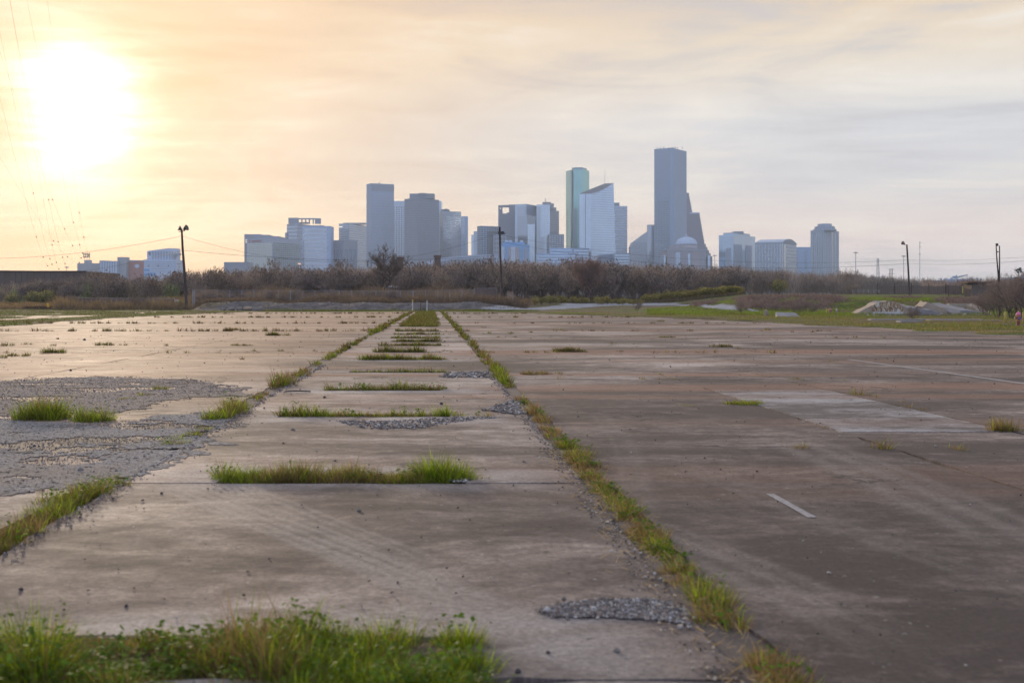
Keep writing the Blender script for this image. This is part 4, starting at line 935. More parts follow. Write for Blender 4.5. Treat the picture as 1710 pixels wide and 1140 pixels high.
p = mk(1665.2, 409, Y); mb = MB(); mb.lathe((p[0] - b_.x, 0, p[2] - b_.z - .1), [(.05, 0), (.12, .08), (.12, .2), (.04, .26)], 8); mb.build('lamp', M_BLACK, ro); mb = MB(); mb.tube([(p[0] - b_.x, 0, p[2] - b_.z), (q[0][0] - b_.x, 0, q[0][2] - b_.z - .05)], .02, 5); mb.build('bracket', M_BLACK, ro)
p = mk(1664.9, 420.5, Y); MB().box((p[0] - b_.x + .06, -.02, p[2] - b_.z), (.14, .12, .1)).build('insulator', M_BLACK, ro)
# wires between poles
def wire(label, a, b, sag, rad, beads=(), group=None, n=24, name='overhead_wire'):
    rad = [rad] * (n + 1) if name != 'power_line' else [rad * (.25 + .75 * (1 - i / n)) for i in range(n + 1)]
    o_ = Vector(a); pts = [Vector(a) + (Vector(b) - Vector(a)) * (i / n) - Vector((0, 0, sag * 4 * (i / n) * (1 - i / n))) for i in range(n + 1)]
    ro = empty(name, a); tag(ro, label, 'wire', group)
    MB().tube([tuple(p - o_) for p in pts], rad, 4, False).build('cable', M_BLACK, ro)
    for f in beads:
        f_ = f * n; i = min(n - 1, int(f_)); p = pts[i].lerp(pts[i + 1], f_ - i) - o_; s = (Vector(a).lerp(Vector(b), f)).y * .00052
        MB().lathe((p.x, p.y, p.z - s), [(s * .4, 0), (s, s * .7), (s, s * 1.5), (s * .4, s * 2.2)], 7).build('marker', M_BLACK, ro)
    return ro
pa = lambda px, py, Y: mk(px, py, Y)
wire('thin wire rising from the left edge to the left lamp pole', pa(-60, 431, 230), pa(304, 394, 188), 1.2, .022)
wire('thin wire drooping from the left lamp pole top to the middle wooden pole', pa(304.5, 394, 188), pa(834.7, 388, 212), 4.9, .018)
wire('lower wire climbing from the brown warehouse corner to the left lamp pole', pa(143, 452, 283), pa(306.5, 418, 188), .3, .028)
wire('lower wire between the left lamp pole and the middle wooden pole', pa(306.5, 418, 188), pa(835.3, 426, 212), 1.3, .022)
wire('upper of two wires running from the middle wooden pole to the right lamp pole', pa(834.7, 392, 212), pa(1516, 434, 185), 2.2, .016)
wire('lower of two wires running from the middle wooden pole to the right lamp pole', pa(835, 403, 212), pa(1516.5, 440, 185), 2.4, .02)
wire('upper wire from the right lamp pole past the V shaped poles', pa(1516, 434, 185), pa(1780, 424, 108), .3, .010)
wire('lower wire from the right lamp pole past the V shaped poles', pa(1516.5, 440, 185), pa(1780, 429, 108), .4, .013)
for i, (xe, ye, xs, ys_, bd) in enumerate([(143, 431, 37, -40, (.42, .62, .78, .93)), (150, 431, 70, -60, (.38, .55, .86)), (139, 433, -40, -30, (.3, .45, .61, .9)), (137, 437, -60, 160, (.35, .55, .88)), (112, 446, 5, -60, (.3, .52, .7, .84)),
                                       (92, 450, -15, -20, (.25, .66, .77)), (84, 448, -30, 40, (.4, .6, .8)), (100, 452, 12, -30, (.5, .71, .9)), (20, 452, -110, 200, ())]):
    pos = ['ending right of the rooftop floodlights', 'rightmost of the steep wires below the sun', 'crossing the glow of the sun towards the rooftop floodlights', 'shallow steep wire from the left edge to the roof lights', 'passing the middle of the sun glow', 'left of the sun glow', 'low at the far left sky', 'between the paired steep wires at left', 'bare steep wire at the extreme left edge'][i]
    wire('thin beaded wire %s' % pos if bd else 'high thin ' + pos, (wx(xe, 700), 700, wz(ye, 700)), (wx(xs, 120), 120, wz(ys_, 120)), 6, .028, [1 - f for f in bd], 'high voltage wires in the left sky', 40, 'power_line')
# far masts
def far_mast(px, yt, Y, lab, ring=True):
    ro = empty('high_mast_light', (wx(px, Y), Y, 0)); tag(ro, lab, 'light mast', 'high mast highway lights')
    zt = wz(yt, Y); MB().tube([(0, 0, 0), (0, 0, zt)], [.75, .35], 6).build('pole', M_STEEL, ro)
    MB().lathe((0, 0, zt - .8), [(1.8, .4), (2.9, 0), (2.9, .9), (.4, 1.5)], 10).build('lamp_ring', M_STEEL, ro)
far_mast(1429, 421.5, 1500, 'taller of two hazy highway light masts, just right of the striped apartment tower')
far_mast(1509, 427.5, 1500, 'hazy highway light mast immediately left of the leaning lamp pole'); far_mast(1193.5, 426.5, 1700, 'hazy highway light mast in the gap right of the domed hall'); far_mast(111.5, 446, 1500, 'tiny highway light mast above the brown warehouse')
far_mast(299, 440, 1450, 'highway light mast low behind the bushes beside the left lamp pole')
Y = 1500; ro = empty('lattice_tower', (wx(1466, Y), Y, 0)); tag(ro, 'hazy steel lattice transmission tower rising behind the right hand trees', 'pylon')
mb = MB(); zt = wz(431.5, Y)
for sx_, sy_ in ((-1, -1), (1, -1), (-1, 1), (1, 1)): mb.tube([(sx_ * 3.4, sy_ * 3.4, 0), (sx_ * 1.6, sy_ * 1.6, zt * .6), (sx_ * .8, sy_ * .8, zt)], .22, 4)
for i in range(14):
    za, zb = zt * i / 14, zt * (i + 1) / 14; wa = 3.4 - 2.6 * za / zt; wb = 3.4 - 2.6 * zb / zt
    mb.tube([(-wa, -wa, za), (wb, -wb, zb)], .14, 3); mb.tube([(wa, -wa, za), (-wb, -wb, zb)], .14, 3); mb.tube([(-wb, -wb, zb), (wb, -wb, zb)], .14, 3)
mb.build('lattice', M_STEEL, ro)
mb = MB(); 
for z_, w_ in ((.5, 3.4), (.35, 4.0), (.66, 2.8)): mb.tube([(-w_, -1, zt * z_), (w_, -1, zt * z_)], .2, 4)
mb.build('crossarm', M_STEEL, ro)
Y = 900; ro = empty('utility_pole', (wx(1488, Y), Y, 0)); tag(ro, 'paired dark transmission poles with three crossarms beyond the right hand trees', 'utility pole')
for dx in (-.85, .85): MB().tube([(dx, 0, 0), (dx, 0, wz(448.5, Y))], [.36, .28], 6).build('pole', M_WOOD, ro)
for yy in (449.5, 457, 465, 469): MB().box((0, -.3, wz(yy, Y)), (4.6 if yy != 457 else 5.6, .25, .3)).build('crossarm', M_STEEL, ro)
Y = 1800; ro = empty('radio_mast', (wx(1536, Y), Y, 0)); tag(ro, 'very thin tall radio mast in the haze right of the leaning lamp pole', 'radio mast')
MB().tube([(0, 0, 0), (0, 0, wz(403, Y))], [.55, .35], 4).build('mast', M_STEEL, ro)
for yy in (405.5, 412, 424): MB().box((0, 0, wz(yy, Y)), (1.8, 1.2, 1.6)).build('antenna_cluster', M_STEEL, ro)
for px, yt, Y, lb in ((1554.5, 466.5, 600, 'short grey post on the skyline left of the mauve warehouse'), (1526, 473, 600, 'stubby grey post on the skyline between the leaning pole and the radio mast'), (1438, 456.5, 700, 'thin post above the hazy trees right of the striped tower'), (1443.5, 459, 700, 'shorter thin post beside the one above the hazy trees'), (1584, 408 + 430 - 361, 230, 'pale post behind the berm fence')):
    MB().tube([(0, 0, 0), (0, 0, wz(yt, Y))], [.3 * Y / 700, .24 * Y / 700], 6).build('post', M_WOOD, None); o = bpy.context.scene.objects['post'] if False else COL.objects[-1]; o.location = (wx(px, Y), Y, 0); tag(o, lb, 'post')
Y = 620; ro = empty('floodlight_tower', (wx(1701, Y), Y, 0)); tag(ro, 'dark floodlight mast with clustered lamps near the right edge above the bare bush', 'light mast')
MB().tube([(0, 0, 0), (0, 0, wz(451, Y))], [.5, .4], 6).build('pole', M_STEEL, ro)
for i, (dx, dz_) in enumerate(((-1.2, 0), (-.2, .5), (.9, 0), (-.5, -1.0), (.8, 1.0), (1.3, -.9))): MB().lathe((dx, -.2, wz(451.5, Y) + dz_), [(.3, -.5), (.7, 0), (.7, .5), (.2, .6)], 8).build('floodlight', M_BLACK, ro)
# chimneys
for px0, px1, yt, lb in ((663, 674, 430, 'squat topped brown brick chimney just right of the big bare tree'), (725, 736.5, 427, 'brown brick chimney at the left end of the white stadium roof')):
    Y = 263; ro = empty('brick_chimney', (wx((px0 + px1) / 2, Y), Y, 0)); tag(ro, lb, 'chimney'); hw = (px1 - px0) / 2 / F * Y
    MB().box((0, 0, wz(yt, Y) / 2), (hw * 1.7, hw * 1.7, wz(yt, Y))).build('shaft', M_BRICK, ro); MB().box((0, 0, wz(yt + 1, Y)), (hw * 2.1, hw * 2.1, .5)).build('cap', M_BRICK, ro)
    for i in range(6): MB().box((0, 0, 3 + i * 1.3), (hw * 1.78, hw * 1.78, .12)).build('brick_course', M_RUST, ro)
# white roofed trailer
Y = 262; g0 = hz(wx(625, Y), Y); ro = empty('trailer', (wx(625, Y), Y, g0)); tag(ro, 'long low white roofed trailer half hidden behind the big bare tree', 'trailer')
wd_ = 84 / F * Y; MB().box((0, 0, wz(478.2, Y) - g0), (wd_, 3, .34)).build('roof', plain('bright_white_roof', (.8, .8, .82), .5), ro); MB().box((0, .3, (wz(480, Y) - g0) / 2 + .3), (wd_ * .97, 2.6, wz(480, Y) - g0 - .7)).build('body', W_LGREY, ro)
for i in range(6): MB().box((-wd_ * .4 + i * wd_ * .16, -1.02, wz(483.5, Y) - g0), (.9, .06, .6)).build('window', M_BLACK, ro)
for i in (-1, 1): MB().tube([(i * 3, -.9, .35), (i * 3, -.6, .35)], .35, 12).build('wheel', M_BLACK, ro)
# chain link fence on the embankment
def fence(label, px0, px1, Y0, Y1, ytop, n, style, hh=None):
    A = Vector((wx(px0, Y0), Y0)); B = Vector((wx(px1, Y1), Y1)); ro = empty('fence', (A.x, A.y, hz(A.x, A.y))); tag(ro, label, 'fence')
    tops = []; bots = []
    for i in range(n + 1):
        p = A.lerp(B, i / n); g = hz(p.x, p.y) - ro.location.z; Yi = p.y; zt = (wz(ytop[0] + (ytop[1] - ytop[0]) * i / n, Yi) - ro.location.z)
        q = (p.x - A.x, p.y - A.y); tops.append((q[0], q[1], zt)); bots.append((q[0], q[1], g))
        MB().tube([(q[0], q[1], g - .2), (q[0], q[1], zt + .06)], .045 if i % 4 else .07, 6).build('post', M_STEEL, ro)
    for i in range(n): 
        MB().tube([tops[i], tops[i + 1]], .028, 5).build('top_rail', M_STEEL, ro)
        mb = MB(); a, b, c, d = Vector(bots[i]), Vector(bots[i + 1]), Vector(tops[i + 1]), Vector(tops[i])
        if style == 'link':
            L = (b - a).length; Hh = (d - a).z; st = .34; k = int((L + Hh) / st)
            for j in range(k):
                for sg in (0, 1):
                    s0 = j * st - Hh; x0_, z0_ = s0, 0.0; x1_, z1_ = s0 + Hh, Hh
                    if x0_ < 0: z0_ = -x0_; x0_ = 0
                    if x1_ > L: z1_ -= x1_ - L; x1_ = L
                    if x1_ <= x0_: continue
                    if sg: x0_, x1_ = L - x0_, L - x1_
                    e = (b - a) / L; P_ = a + e * x0_ + Vector((0, 0, z0_)); Q_ = a + e * x1_ + Vector((0, 0, z1_)); w2 = Vector((0, 0, .009))
                    mb.quad(tuple(P_ - w2), tuple(Q_ - w2), tuple(Q_ + w2), tuple(P_ + w2))
            mb.build('wire_mesh', M_STEEL, ro)
        else:
            mb.prism([(a.x, a.y - .03), (b.x, b.y - .03), (b.x, b.y + .01), (a.x, a.y + .01)], 0, 0, ztop=None) if False else None
            up = Vector((0, 0, 1)); o_ = Vector((0, -.06, 0)); m_ = 5
            for j in range(m_):
                p0 = a.lerp(b, j / m_); p1 = a.lerp(b, (j + 1) / m_); q0 = d.lerp(c, j / m_); q1 = d.lerp(c, (j + 1) / m_)
                s0 = (.0 if j in (0,) else random.uniform(.0, .10)); w0 = Vector((0, -.05 * (j % 2), 0)); w1 = Vector((0, -.05 * ((j + 1) % 2), 0))
                mb.quad(tuple(p0 + o_ + w0), tuple(p1 + o_ + w1), tuple(q1 + o_ + w1 - up * s0), tuple(q0 + o_ + w0 - up * s0))
            mb.build('mesh_panel', M_FABR, ro)
    return ro
fence('long chain link fence along the embankment before the woods', 322, 689, 204, 204, (484.5, 486), 18, 'link')
fence('continuation of the chain link fence right of the white posts', 690, 792, 206, 206, (485.5, 484.5), 5, 'link')
fence('low fence covered in brown windbreak mesh in front of the left bushes', 119, 292, 200, 196, (497, 499), 9, 'fab')
fence('dark brown screened gate panel at the right end of the chain link fence', 792, 829.5, 206, 206, (481.5, 481), 2, 'fab')
Y = 196
o = MB().box((0, 0, .8), (.75, .6, 1.6)).build('concrete_post', M_WHT); o.location = (wx(295.5, Y), Y, hz(wx(295.5, Y), Y) - .1); tag(o, 'short pale concrete post at the right end of the mesh covered fence', 'post')
for px in (322, 324.8): 
    o = MB().tube([(0, 0, 0), (0, 0, 3.1)], .09, 6).build('steel_post', M_STEEL); o.location = (wx(px, 196), 196, hz(wx(px, 196), 196)); tag(o, '%s of two tall grey steel posts right of the left lamp pole' % ('left' if px == 322 else 'right'), 'post')
for px, yt, w_, mt, lb in ((689, 500, .075, M_WHT, 'white marker post with yellow top at the end of the left joint'), (713, 501, .075, M_WHT, 'plain white marker post at the far end of the grass strip'), (702.5, 505, .04, M_WOOD, 'thin dark stake between the two white posts')):
    Y = 166; g0 = hz(wx(px, Y), Y); ro = empty('marker_post', (wx(px, Y), Y, g0 - .05)); tag(ro, lb, 'post'); zt = wz(yt, Y) - g0
    MB().tube([(0, 0, 0), (0, 0, zt)], w_, 8).build('shaft', mt, ro)
    if px == 689: MB().tube([(0, 0, zt - .4), (0, 0, zt + .02)], w_ * 1.25, 8).build('yellow_band', M_YEL, ro)
# steel beam on trestles, yellow paddle
Y = 196; ro = empty('steel_beam', (wx(72, Y), Y, hz(wx(72, Y), Y))); tag(ro, 'rusty steel beam lying on short trestles at the left edge of the lot', 'steel beam')
L = 64 / F * Y; zb = wz(513.2, Y) - ro.location.z
mb = MB(); mb.box((0, 0, zb), (L, .1, .22)); mb.box((0, 0, zb + .13), (L, .3, .05)); mb.box((0, 0, zb - .13), (L, .3, .05)); mb.build('beam', M_RUST, ro)
for i in range(5): 
    for s in (-1, 1): MB().tube([(-L * .46 + i * L * .23 + s * .12, 0, -.1), (-L * .46 + i * L * .23, 0, zb - .1)], .05, 5).build('leg', M_RUST, ro)
o = MB().box((0, 0, .35), (.32, .12, .75)).build('road_sign', plain('signal_yellow', (.85, .42, .01), .5)); o.location = (wx(82, Y), Y - .3, wz(512.6, Y)); o.rotation_euler.y = -.2; tag(o, 'bright yellow leaning panel above the rusty beam', 'marker')
# boulders
def rock_mesh(name, seed, sx, sy, sz, mat, sub=2, amp=.28):
    import bmesh
    bm = bmesh.new(); bmesh.ops.create_icosphere(bm, subdivisions=sub, radius=.5)
    for v in bm.verts:
        n_ = mnoise.noise(v.co * 2.2 + Vector((seed * 7.1, seed, 0))) * amp * 1.5 + mnoise.noise(v.co * 6 + Vector((seed, 0, 3))) * amp * .4
        v.co *= 1 + n_; v.co.x *= sx; v.co.y *= sy; v.co.z = max(v.co.z, -.3) * sz
    me = bpy.data.meshes.new(name); bm.to_mesh(me); bm.free(); me.materials.append(mat); return me
for i, (px, Y, w_, h_, mt, lb) in enumerate(((372.5, 172, .9, .55, M_STONE, 'small flat grey boulder leftmost of the row'), (386.5, 171, 1.2, .85, M_STONE, 'rounded grey boulder second from the left in the row'), (399.5, 171, 1.0, .85, M_STONE, 'pale leaning boulder in the middle of the row'),
     (413.5, 171, 1.6, .8, M_TAN, 'tan blocky boulder right of the row middle'), (425, 171, 1.1, .7, M_STONE, 'brown grey boulder beside the tan block'), (434, 169, 1.1, .85, M_STONE, 'dark pointed boulder at the right end of the row'))):
    o = link('boulder', rock_mesh('boulder', i + 3, w_, w_ * .8, h_, mt)); x = wx(px, Y); o.location = (x, Y, hz(x, Y) + h_ * .28); tag(o, lb + ' by the gravel embankment', 'boulder')
# ---- right hand side
m, t, b = new_mat('graffiti_wall')
P = t.node('ShaderNodeNewGeometry').outputs['Position']; q = t.mapping(P, sc=(1.5, 0, .38))
v1 = t.node('ShaderNodeTexVoronoi', feature='DISTANCE_TO_EDGE'); v1.inputs['Scale'].default_value = 3.2; t.l.new(t.noise(q, 1.0, 2, col=True), v1.inputs['Vector']) if False else t.l.new(q, v1.inputs['Vector'])
n1 = t.noise(q, 4.2, 3, .6, 2.0); n2 = t.noise(t.mapping(P, loc=(3, 0, 1), sc=(1, 0, .4)), 1.5, 2)
col = t.mix(t.sstep(n1, .46, .53), (.36, .17, .07), (.66, .56, .42)); col = t.mix(t.sstep(v1.outputs['Distance'], .07, .03), col, (.09, .06, .06)); col = t.mix(t.sstep(n2, .55, .62), col, (.70, .66, .60))
zz = t.node('ShaderNodeSeparateXYZ'); t.l.new(P, zz.inputs[0]); lowm = t.sstep(t.add(zz.outputs[2], t.mul(n1, .35)), .62, .52)
col = t.mix(t.mul(lowm, .85), col, (.72, .70, .72)); t.l.new(col, b.inputs['Base Color']); b.inputs['Roughness'].default_value = .8
M_GRAF = m; M_RAMP = plain('stained_concrete', (.30, .28, .285), .75, 0, .45, .8, .3); M_RAMPT = plain('tan_concrete', (.40, .32, .25), .85, 0, .35, .9, .3); M_RAMPD = plain('dark_concrete', (.15, .13, .13), .85, 0, .3, 1.5, .3)
Y = 122; ro = empty('concrete_ramp', (wx(1480, Y), Y, hz(wx(1480, Y), Y) - .05)); tag(ro, 'broken concrete loading ramp with colourful graffiti on its end wall', 'concrete ramp')
L0 = lambda px, py, Yp: (wx(px, Yp) - ro.location.x, Yp - ro.location.y, wz(py, Yp) - ro.location.z)
def prof(pts, n, amp, sd):
    out = []
    for i in range(len(pts) - 1):
        for j in range(n):
            f = j / n; p = [pts[i][k] + (pts[i + 1][k] - pts[i][k]) * f for k in range(3)]
            p[2] += amp * (mnoise.noise((p[0] * 1.1, sd, 0)) + .6 * mnoise.noise((p[0] * 3.3, sd, 4))); out.append(tuple(p))
    out.append(tuple(pts[-1])); return out
def broken_block(pts, dx, dy, nz, name, mat, amp=.13, sd=1.0, root=None):
    fr = prof(pts, 8, amp, sd); rows = [fr]; m_ = 6
    for r_ in range(1, m_ + 1):
        rows.append([(p[0] + dx * r_ / m_, p[1] + dy * r_ / m_, p[2] + nz * r_ / m_ + amp * 1.4 * mnoise.noise((p[0] * .9, p[1] + r_ * .9, sd + 5)) ) for p in fr])
    mb = MB(); n_ = len(fr); mb.poly([(fr[0][0], fr[0][1], -.3), (fr[-1][0], fr[-1][1], -.3)] + fr[::-1])
    for r_ in range(m_):
        for i in range(n_ - 1): mb.quad(rows[r_][i], rows[r_][i + 1], rows[r_ + 1][i + 1], rows[r_ + 1][i])
    return mb.build(name, mat, root or ro)
broken_block([L0(1428, 524, Y), L0(1446, 515, Y), L0(1466, 504.5, Y), L0(1482, 503, Y), L0(1499, 504, Y), L0(1512, 513, Y), L0(1528, 526, Y)], 1.0, 6, -.1, 'ramp_block', M_RAMPT, .10, 1)
g_f = prof([L0(1457, 510.5, Y - .12), L0(1467, 505.5, Y - .12), L0(1482, 504.2, Y - .12), L0(1498, 505.6, Y - .12), L0(1509, 513.5, Y - .12)], 5, .07, 1); g_f = [(g_f[0][0], g_f[0][1], -.1), (g_f[-1][0], g_f[-1][1], -.1)] + g_f[::-1]
mb = MB(); mb.poly(g_f); bk4 = [(p[0], p[1] + .16, p[2]) for p in g_f]; k_ = len(g_f)
for i in range(k_): mb.quad(g_f[i], bk4[i], bk4[(i + 1) % k_], g_f[(i + 1) % k_])
mb.build('graffiti_panel', M_GRAF, ro)
broken_block([L0(1500, 524, Y + 2), L0(1512, 515, Y + 2), L0(1530, 514, Y + 2), L0(1552, 517, Y + 2), L0(1584, 526.5, Y + 2)], -1.6, 7, .75, 'sloping_slab', M_RAMP, .16, 3)
broken_block([L0(1540, 512, Y + 4), L0(1550, 505, Y + 4), L0(1562, 508, Y + 4), L0(1586, 521, Y + 4), L0(1590, 526, Y + 4)], .6, 4, .1, 'ridge_block', M_RAMPT, .16, 7)
Yb = 124; ro = empty('concrete_ramp', (wx(1620, Yb), Yb, hz(wx(1620, Yb), Yb) - .05)); tag(ro, 'low broken grey concrete ramp sloping down to the right behind the tan ridge', 'concrete ramp')
broken_block([L0(1598, 525, Yb), L0(1606, 518, Yb), L0(1626, 519, Yb), L0(1654, 526, Yb)], -1.0, 7, .8, 'sloping_slab', M_RAMP, .14, 11)
broken_block([L0(1614, 509, Yb + 6), L0(1624, 507, Yb + 6), L0(1640, 514, Yb + 4), L0(1656, 523, Yb + 1)], .4, 1.0, -.1, 'kerb_edge', M_RAMPT, .10, 13)
mb = MB(); mb.box((L0(1603, 507.2, Yb + 7.5)[0], 7.7, L0(1603, 507.2, Yb + 7.5)[2] - .2), (2.6, .8, .5)); mb.build('back_wall', M_RAMPT, ro)
Y = 108; x = wx(1315, Y); g0 = hz(x, Y); o = MB(); o.prism([(-1.05, -.55), (1.1, -.6), (.85, .6), (-1.0, .6)], 0, .3, ztop=[.12, .05, .46, .5]); o = o.build('concrete_slab_piece', M_RAMP); o.location = (x, Y, g0 - .03); tag(o, 'grey tilted concrete slab lying in the grass at the foot of the berm', 'concrete slab')
Y = 118; x = wx(1279, Y); o = link('stump', rock_mesh('stump', 9, .55, .5, .8, M_TAN)); o.location = (x, Y, hz(x, Y) + .25); tag(o, 'tan broken stump left of the tilted slab', 'stump')
for px0, px1, Y, mt, lb in ((1452, 1640, 90, M_RAMP, 'long low pale concrete kerb in the grass below the graffiti ramp'), (1550, 1668, 84, plain('pinkish_concrete', (.36, .26, .24), .8, 0, .2, 1), 'pinkish low concrete strip nearer than the pale kerb'), (1500, 1538, 78, M_RAMP, 'short pale broken strip in front of the long kerb')):
    L = (px1 - px0) / F * Y; x = wx((px0 + px1) / 2, Y); mb = MB(); mb.prism(jitter_outline([(-L / 2, -.5), (L / 2, -.5), (L / 2, .5), (-L / 2, .5)], .5, .06), 0, .10); o = mb.build('low_kerb', mt); o.location = (x, Y, hz(x, Y) - .0); tag(o, lb, 'kerb')
def bollard(px, yt, yb, lean, mt, lb, w_=.1, topmat=None, name='bollard'):
    Y = depth(yb, .06); x = wx(px, Y); g0 = hz(x, Y); ro = empty(name, (x, Y, g0 - .05)); tag(ro, lb, 'bollard'); ro.rotation_euler.y = lean; h = wz(yt, Y) - g0 + .05
    MB().lathe((0, 0, 0), [(w_, 0), (w_, h - .06), (w_ * .8, h - .015), (w_ * .3, h)], 12).build('post', mt, ro, True)
    MB().lathe((0, 0, 0), [(w_ * 1.8, 0), (w_ * 1.6, .10)], 10).build('footing', M_RAMP, ro)
    if topmat: MB().lathe((0, 0, h - .22), [(w_ * 1.03, 0), (w_ * 1.03, .2), (w_ * .8, .23)], 12).build('cap', topmat, ro)
    return ro
bollard(1678.3, 520.3, 543.8, .02, M_YEL, 'faded yellow bollard left of the painted hydrant near the right edge', .072)
bollard(1709.3, 520.6, 544.5, 0, M_YEL, 'yellow bollard at the very right edge beside the painted hydrant', .072)
bollard(1379.2, 515.4, 524.6, .13, M_YEL, 'tilted yellow bollard leftmost of the small distant group', .075)
bollard(1383.6, 515.3, 524.4, .02, M_YEL, 'upright yellow bollard just left of the distant hydrant', .06)
bollard(1397, 515.2, 525.8, 0, plain('faded_salmon_paint', (.45, .27, .22), .7, 0, .2, 5), 'salmon bollard with pale top right of the distant hydrant', .075, M_WHT)
x = wx(1395.8, 131); o = MB().tube([(0, 0, 0), (0, 0, 1.05)], .025, 5).build('stake', M_TAN); o.location = (x, 131, hz(x, 131)); tag(o, 'thin tan stake sticking up behind the salmon bollard', 'stake')
Y = 176; x = wx(1607.5, Y); o = MB().tube([(0, 0, 0), (0, 0, 1.15)], .1, 8).build('bollard', M_YEL); o.location = (x, Y, wz(489.8, Y)); tag(o, 'lone yellow post on top of the berm near the fence', 'bollard')
M_HR = plain('maroon_paint', (.20, .055, .05), .45, 0, .3, 9); M_HP = plain('pink_paint', (.75, .18, .36), .45, 0, .15, 9); M_HV = plain('violet_paint', (.13, .08, .35), .45, 0, .2, 9); M_HO = plain('orange_paint', (.50, .23, .12), .5, 0, .2, 9)
def hydrant(px, yt, yb, lb):
    Y = depth(yb, .06); x = wx(px, Y); g0 = hz(x, Y); ro = empty('fire_hydrant', (x, Y, g0)); tag(ro, lb, 'fire hydrant'); s = (wz(yt, Y) - g0) / .95
    S = lambda pr: [(a * s, b * s) for a, b in pr]
    MB().lathe((0, 0, 0), S([(.17, 0), (.17, .05), (.105, .06), (.10, .30)]), 16).build('base', M_HR, ro, True)
    MB().lathe((0, 0, 0), S([(.115, .30), (.12, .33), (.12, .62), (.15, .64), (.15, .68)]), 16).build('barrel', M_HO, ro, True)
    MB().lathe((0, 0, 0), S([(.145, .68), (.14, .74), (.11, .82), (.06, .87), (.035, .88), (.035, .95)]), 16).build('bonnet', M_HP, ro, True)
    for sg in (-1, 1):
        MB().tube([(sg * .10 * s, 0, .52 * s), (sg * .21 * s, 0, .52 * s)], [.05 * s, .055 * s], 10).build('side_nozzle', M_HR, ro)
    MB().tube([(0, -.10 * s, .50 * s), (0, -.24 * s, .50 * s)], [.075 * s, .08 * s], 12).build('front_nozzle', M_HV, ro)
    MB().tube([(.21 * s, 0, .52 * s), (.22 * s, -.03 * s, .35 * s)], .012 * s, 5).build('chain', M_HP, ro)
hydrant(1700.5, 519, 545, 'fire hydrant painted pink violet and maroon between two yellow bollards at the right edge')
hydrant(1386.6, 514, 525, 'small distant fire hydrant painted violet and maroon beside the yellow posts')
Y = 158; x = wx(1234.5, Y); ro = empty('traffic_cone', (x, Y, hz(x, Y) - .02)); tag(ro, 'small orange traffic cone at the foot of the berm', 'traffic cone')
OR = plain('orange_plastic', (.75, .17, .05), .5); MB().lathe((0, 0, .04), [(.17, 0), (.12, .25), (.055, .60), (.03, .66)], 12).build('cone', OR, ro, True); MB().box((0, 0, .02), (.42, .42, .045)).build('base', OR, ro); MB().lathe((0, 0, .04), [(.128, .26), (.102, .38)], 12).build('reflective_band', M_WHT, ro)
# rail and board fence beyond the berm
Y = 215; ro = empty('pipe_rail_fence', (wx(1424, Y), Y, wz(489, Y))); ro.scale = (1, 1, .7); tag(ro, 'pale pipe rail barrier on the far side of the berm', 'fence')
L = 44 / F * Y
for i in range(6): MB().tube([(L * i / 5, 0, 0), (L * i / 5, 0, .75)], .045, 6).build('post', M_STEEL, ro)
for z_ in (.42, .73): MB().tube([(0, 0, z_), (L, 0, z_)], .035, 6).build('rail', M_STEEL, ro)
Y = 240; ro = empty('board_fence', (wx(1465, Y), Y, wz(488, Y) - .4)); tag(ro, 'dark brown board fence running behind the berm on the right', 'fence'); L = 200 / F * Y; n = 60
hm = [0] * n
bm_ = MB().box((0, 0, 0), (.36, .05, 1.0)).build('board', M_METALW, ro); bm_.location = (0, 0, .8)
for i in range(1, n):
    c = bm_.copy(); COL.objects.link(c); c.parent = ro; c.location = (L * i / n, 0, .8 + float(vnoise(np.array([i * .2]), np.array([0.0]), 3)[0]) * .3); c.scale = (1, 1, random.uniform(1.3, 1.6) + .5 * i / n)
for i in range(8): MB().tube([(L * i / 7, -.1, 0), (L * i / 7, -.1, 2.3)], .07, 5).build('post', M_WOOD, ro)
Y = 235; x = wx(1628, Y); ro = empty('shed', (x, Y, 0)); tag(ro, 'rust brown flat roofed shed with tan eave behind the berm fence', 'shed'); MB().box((0, 0, wz(474, Y) / 2), (24 / F * Y, 4, wz(472.5, Y))).build('wall', M_FABR, ro); MB().box((0, -.2, wz(471.8, Y)), (40 / F * Y, 4.8, .25)).build('roof', M_RUST, ro)
# ------------------------------------------------------------------ trees and brush
def strips_mesh(name, P0, P1, W, C, mat):
    """one thin tapering blade per row"""
    n = len(P0); D_ = P1 - P0; L = np.linalg.norm(D_, axis=1, keepdims=True) + 1e-6; D_ /= L
    rv = RNG.normal(size=(n, 3)); rv[:, 1] *= .35; S = np.cross(D_, rv); 
    view = np.array([0, 1, 0.0]); S2 = np.cross(D_, view[None, :]); S = S2 / (np.linalg.norm(S2, axis=1, keepdims=True) + 1e-6) + .6 * S / (np.linalg.norm(S, axis=1, keepdims=True) + 1e-6)
    S /= np.linalg.norm(S, axis=1, keepdims=True) + 1e-6
    w_ = W[:, None] * .5
    V = np.stack([P0 - S * w_, P0 + S * w_, P1 + S * w_ * .5, P1 - S * w_ * .5], 1).reshape(-1, 3)
    Q = np.arange(n * 4).reshape(n, 4)
    return np_mesh(name, V, Q, mat, np.repeat(C, 4, 0))
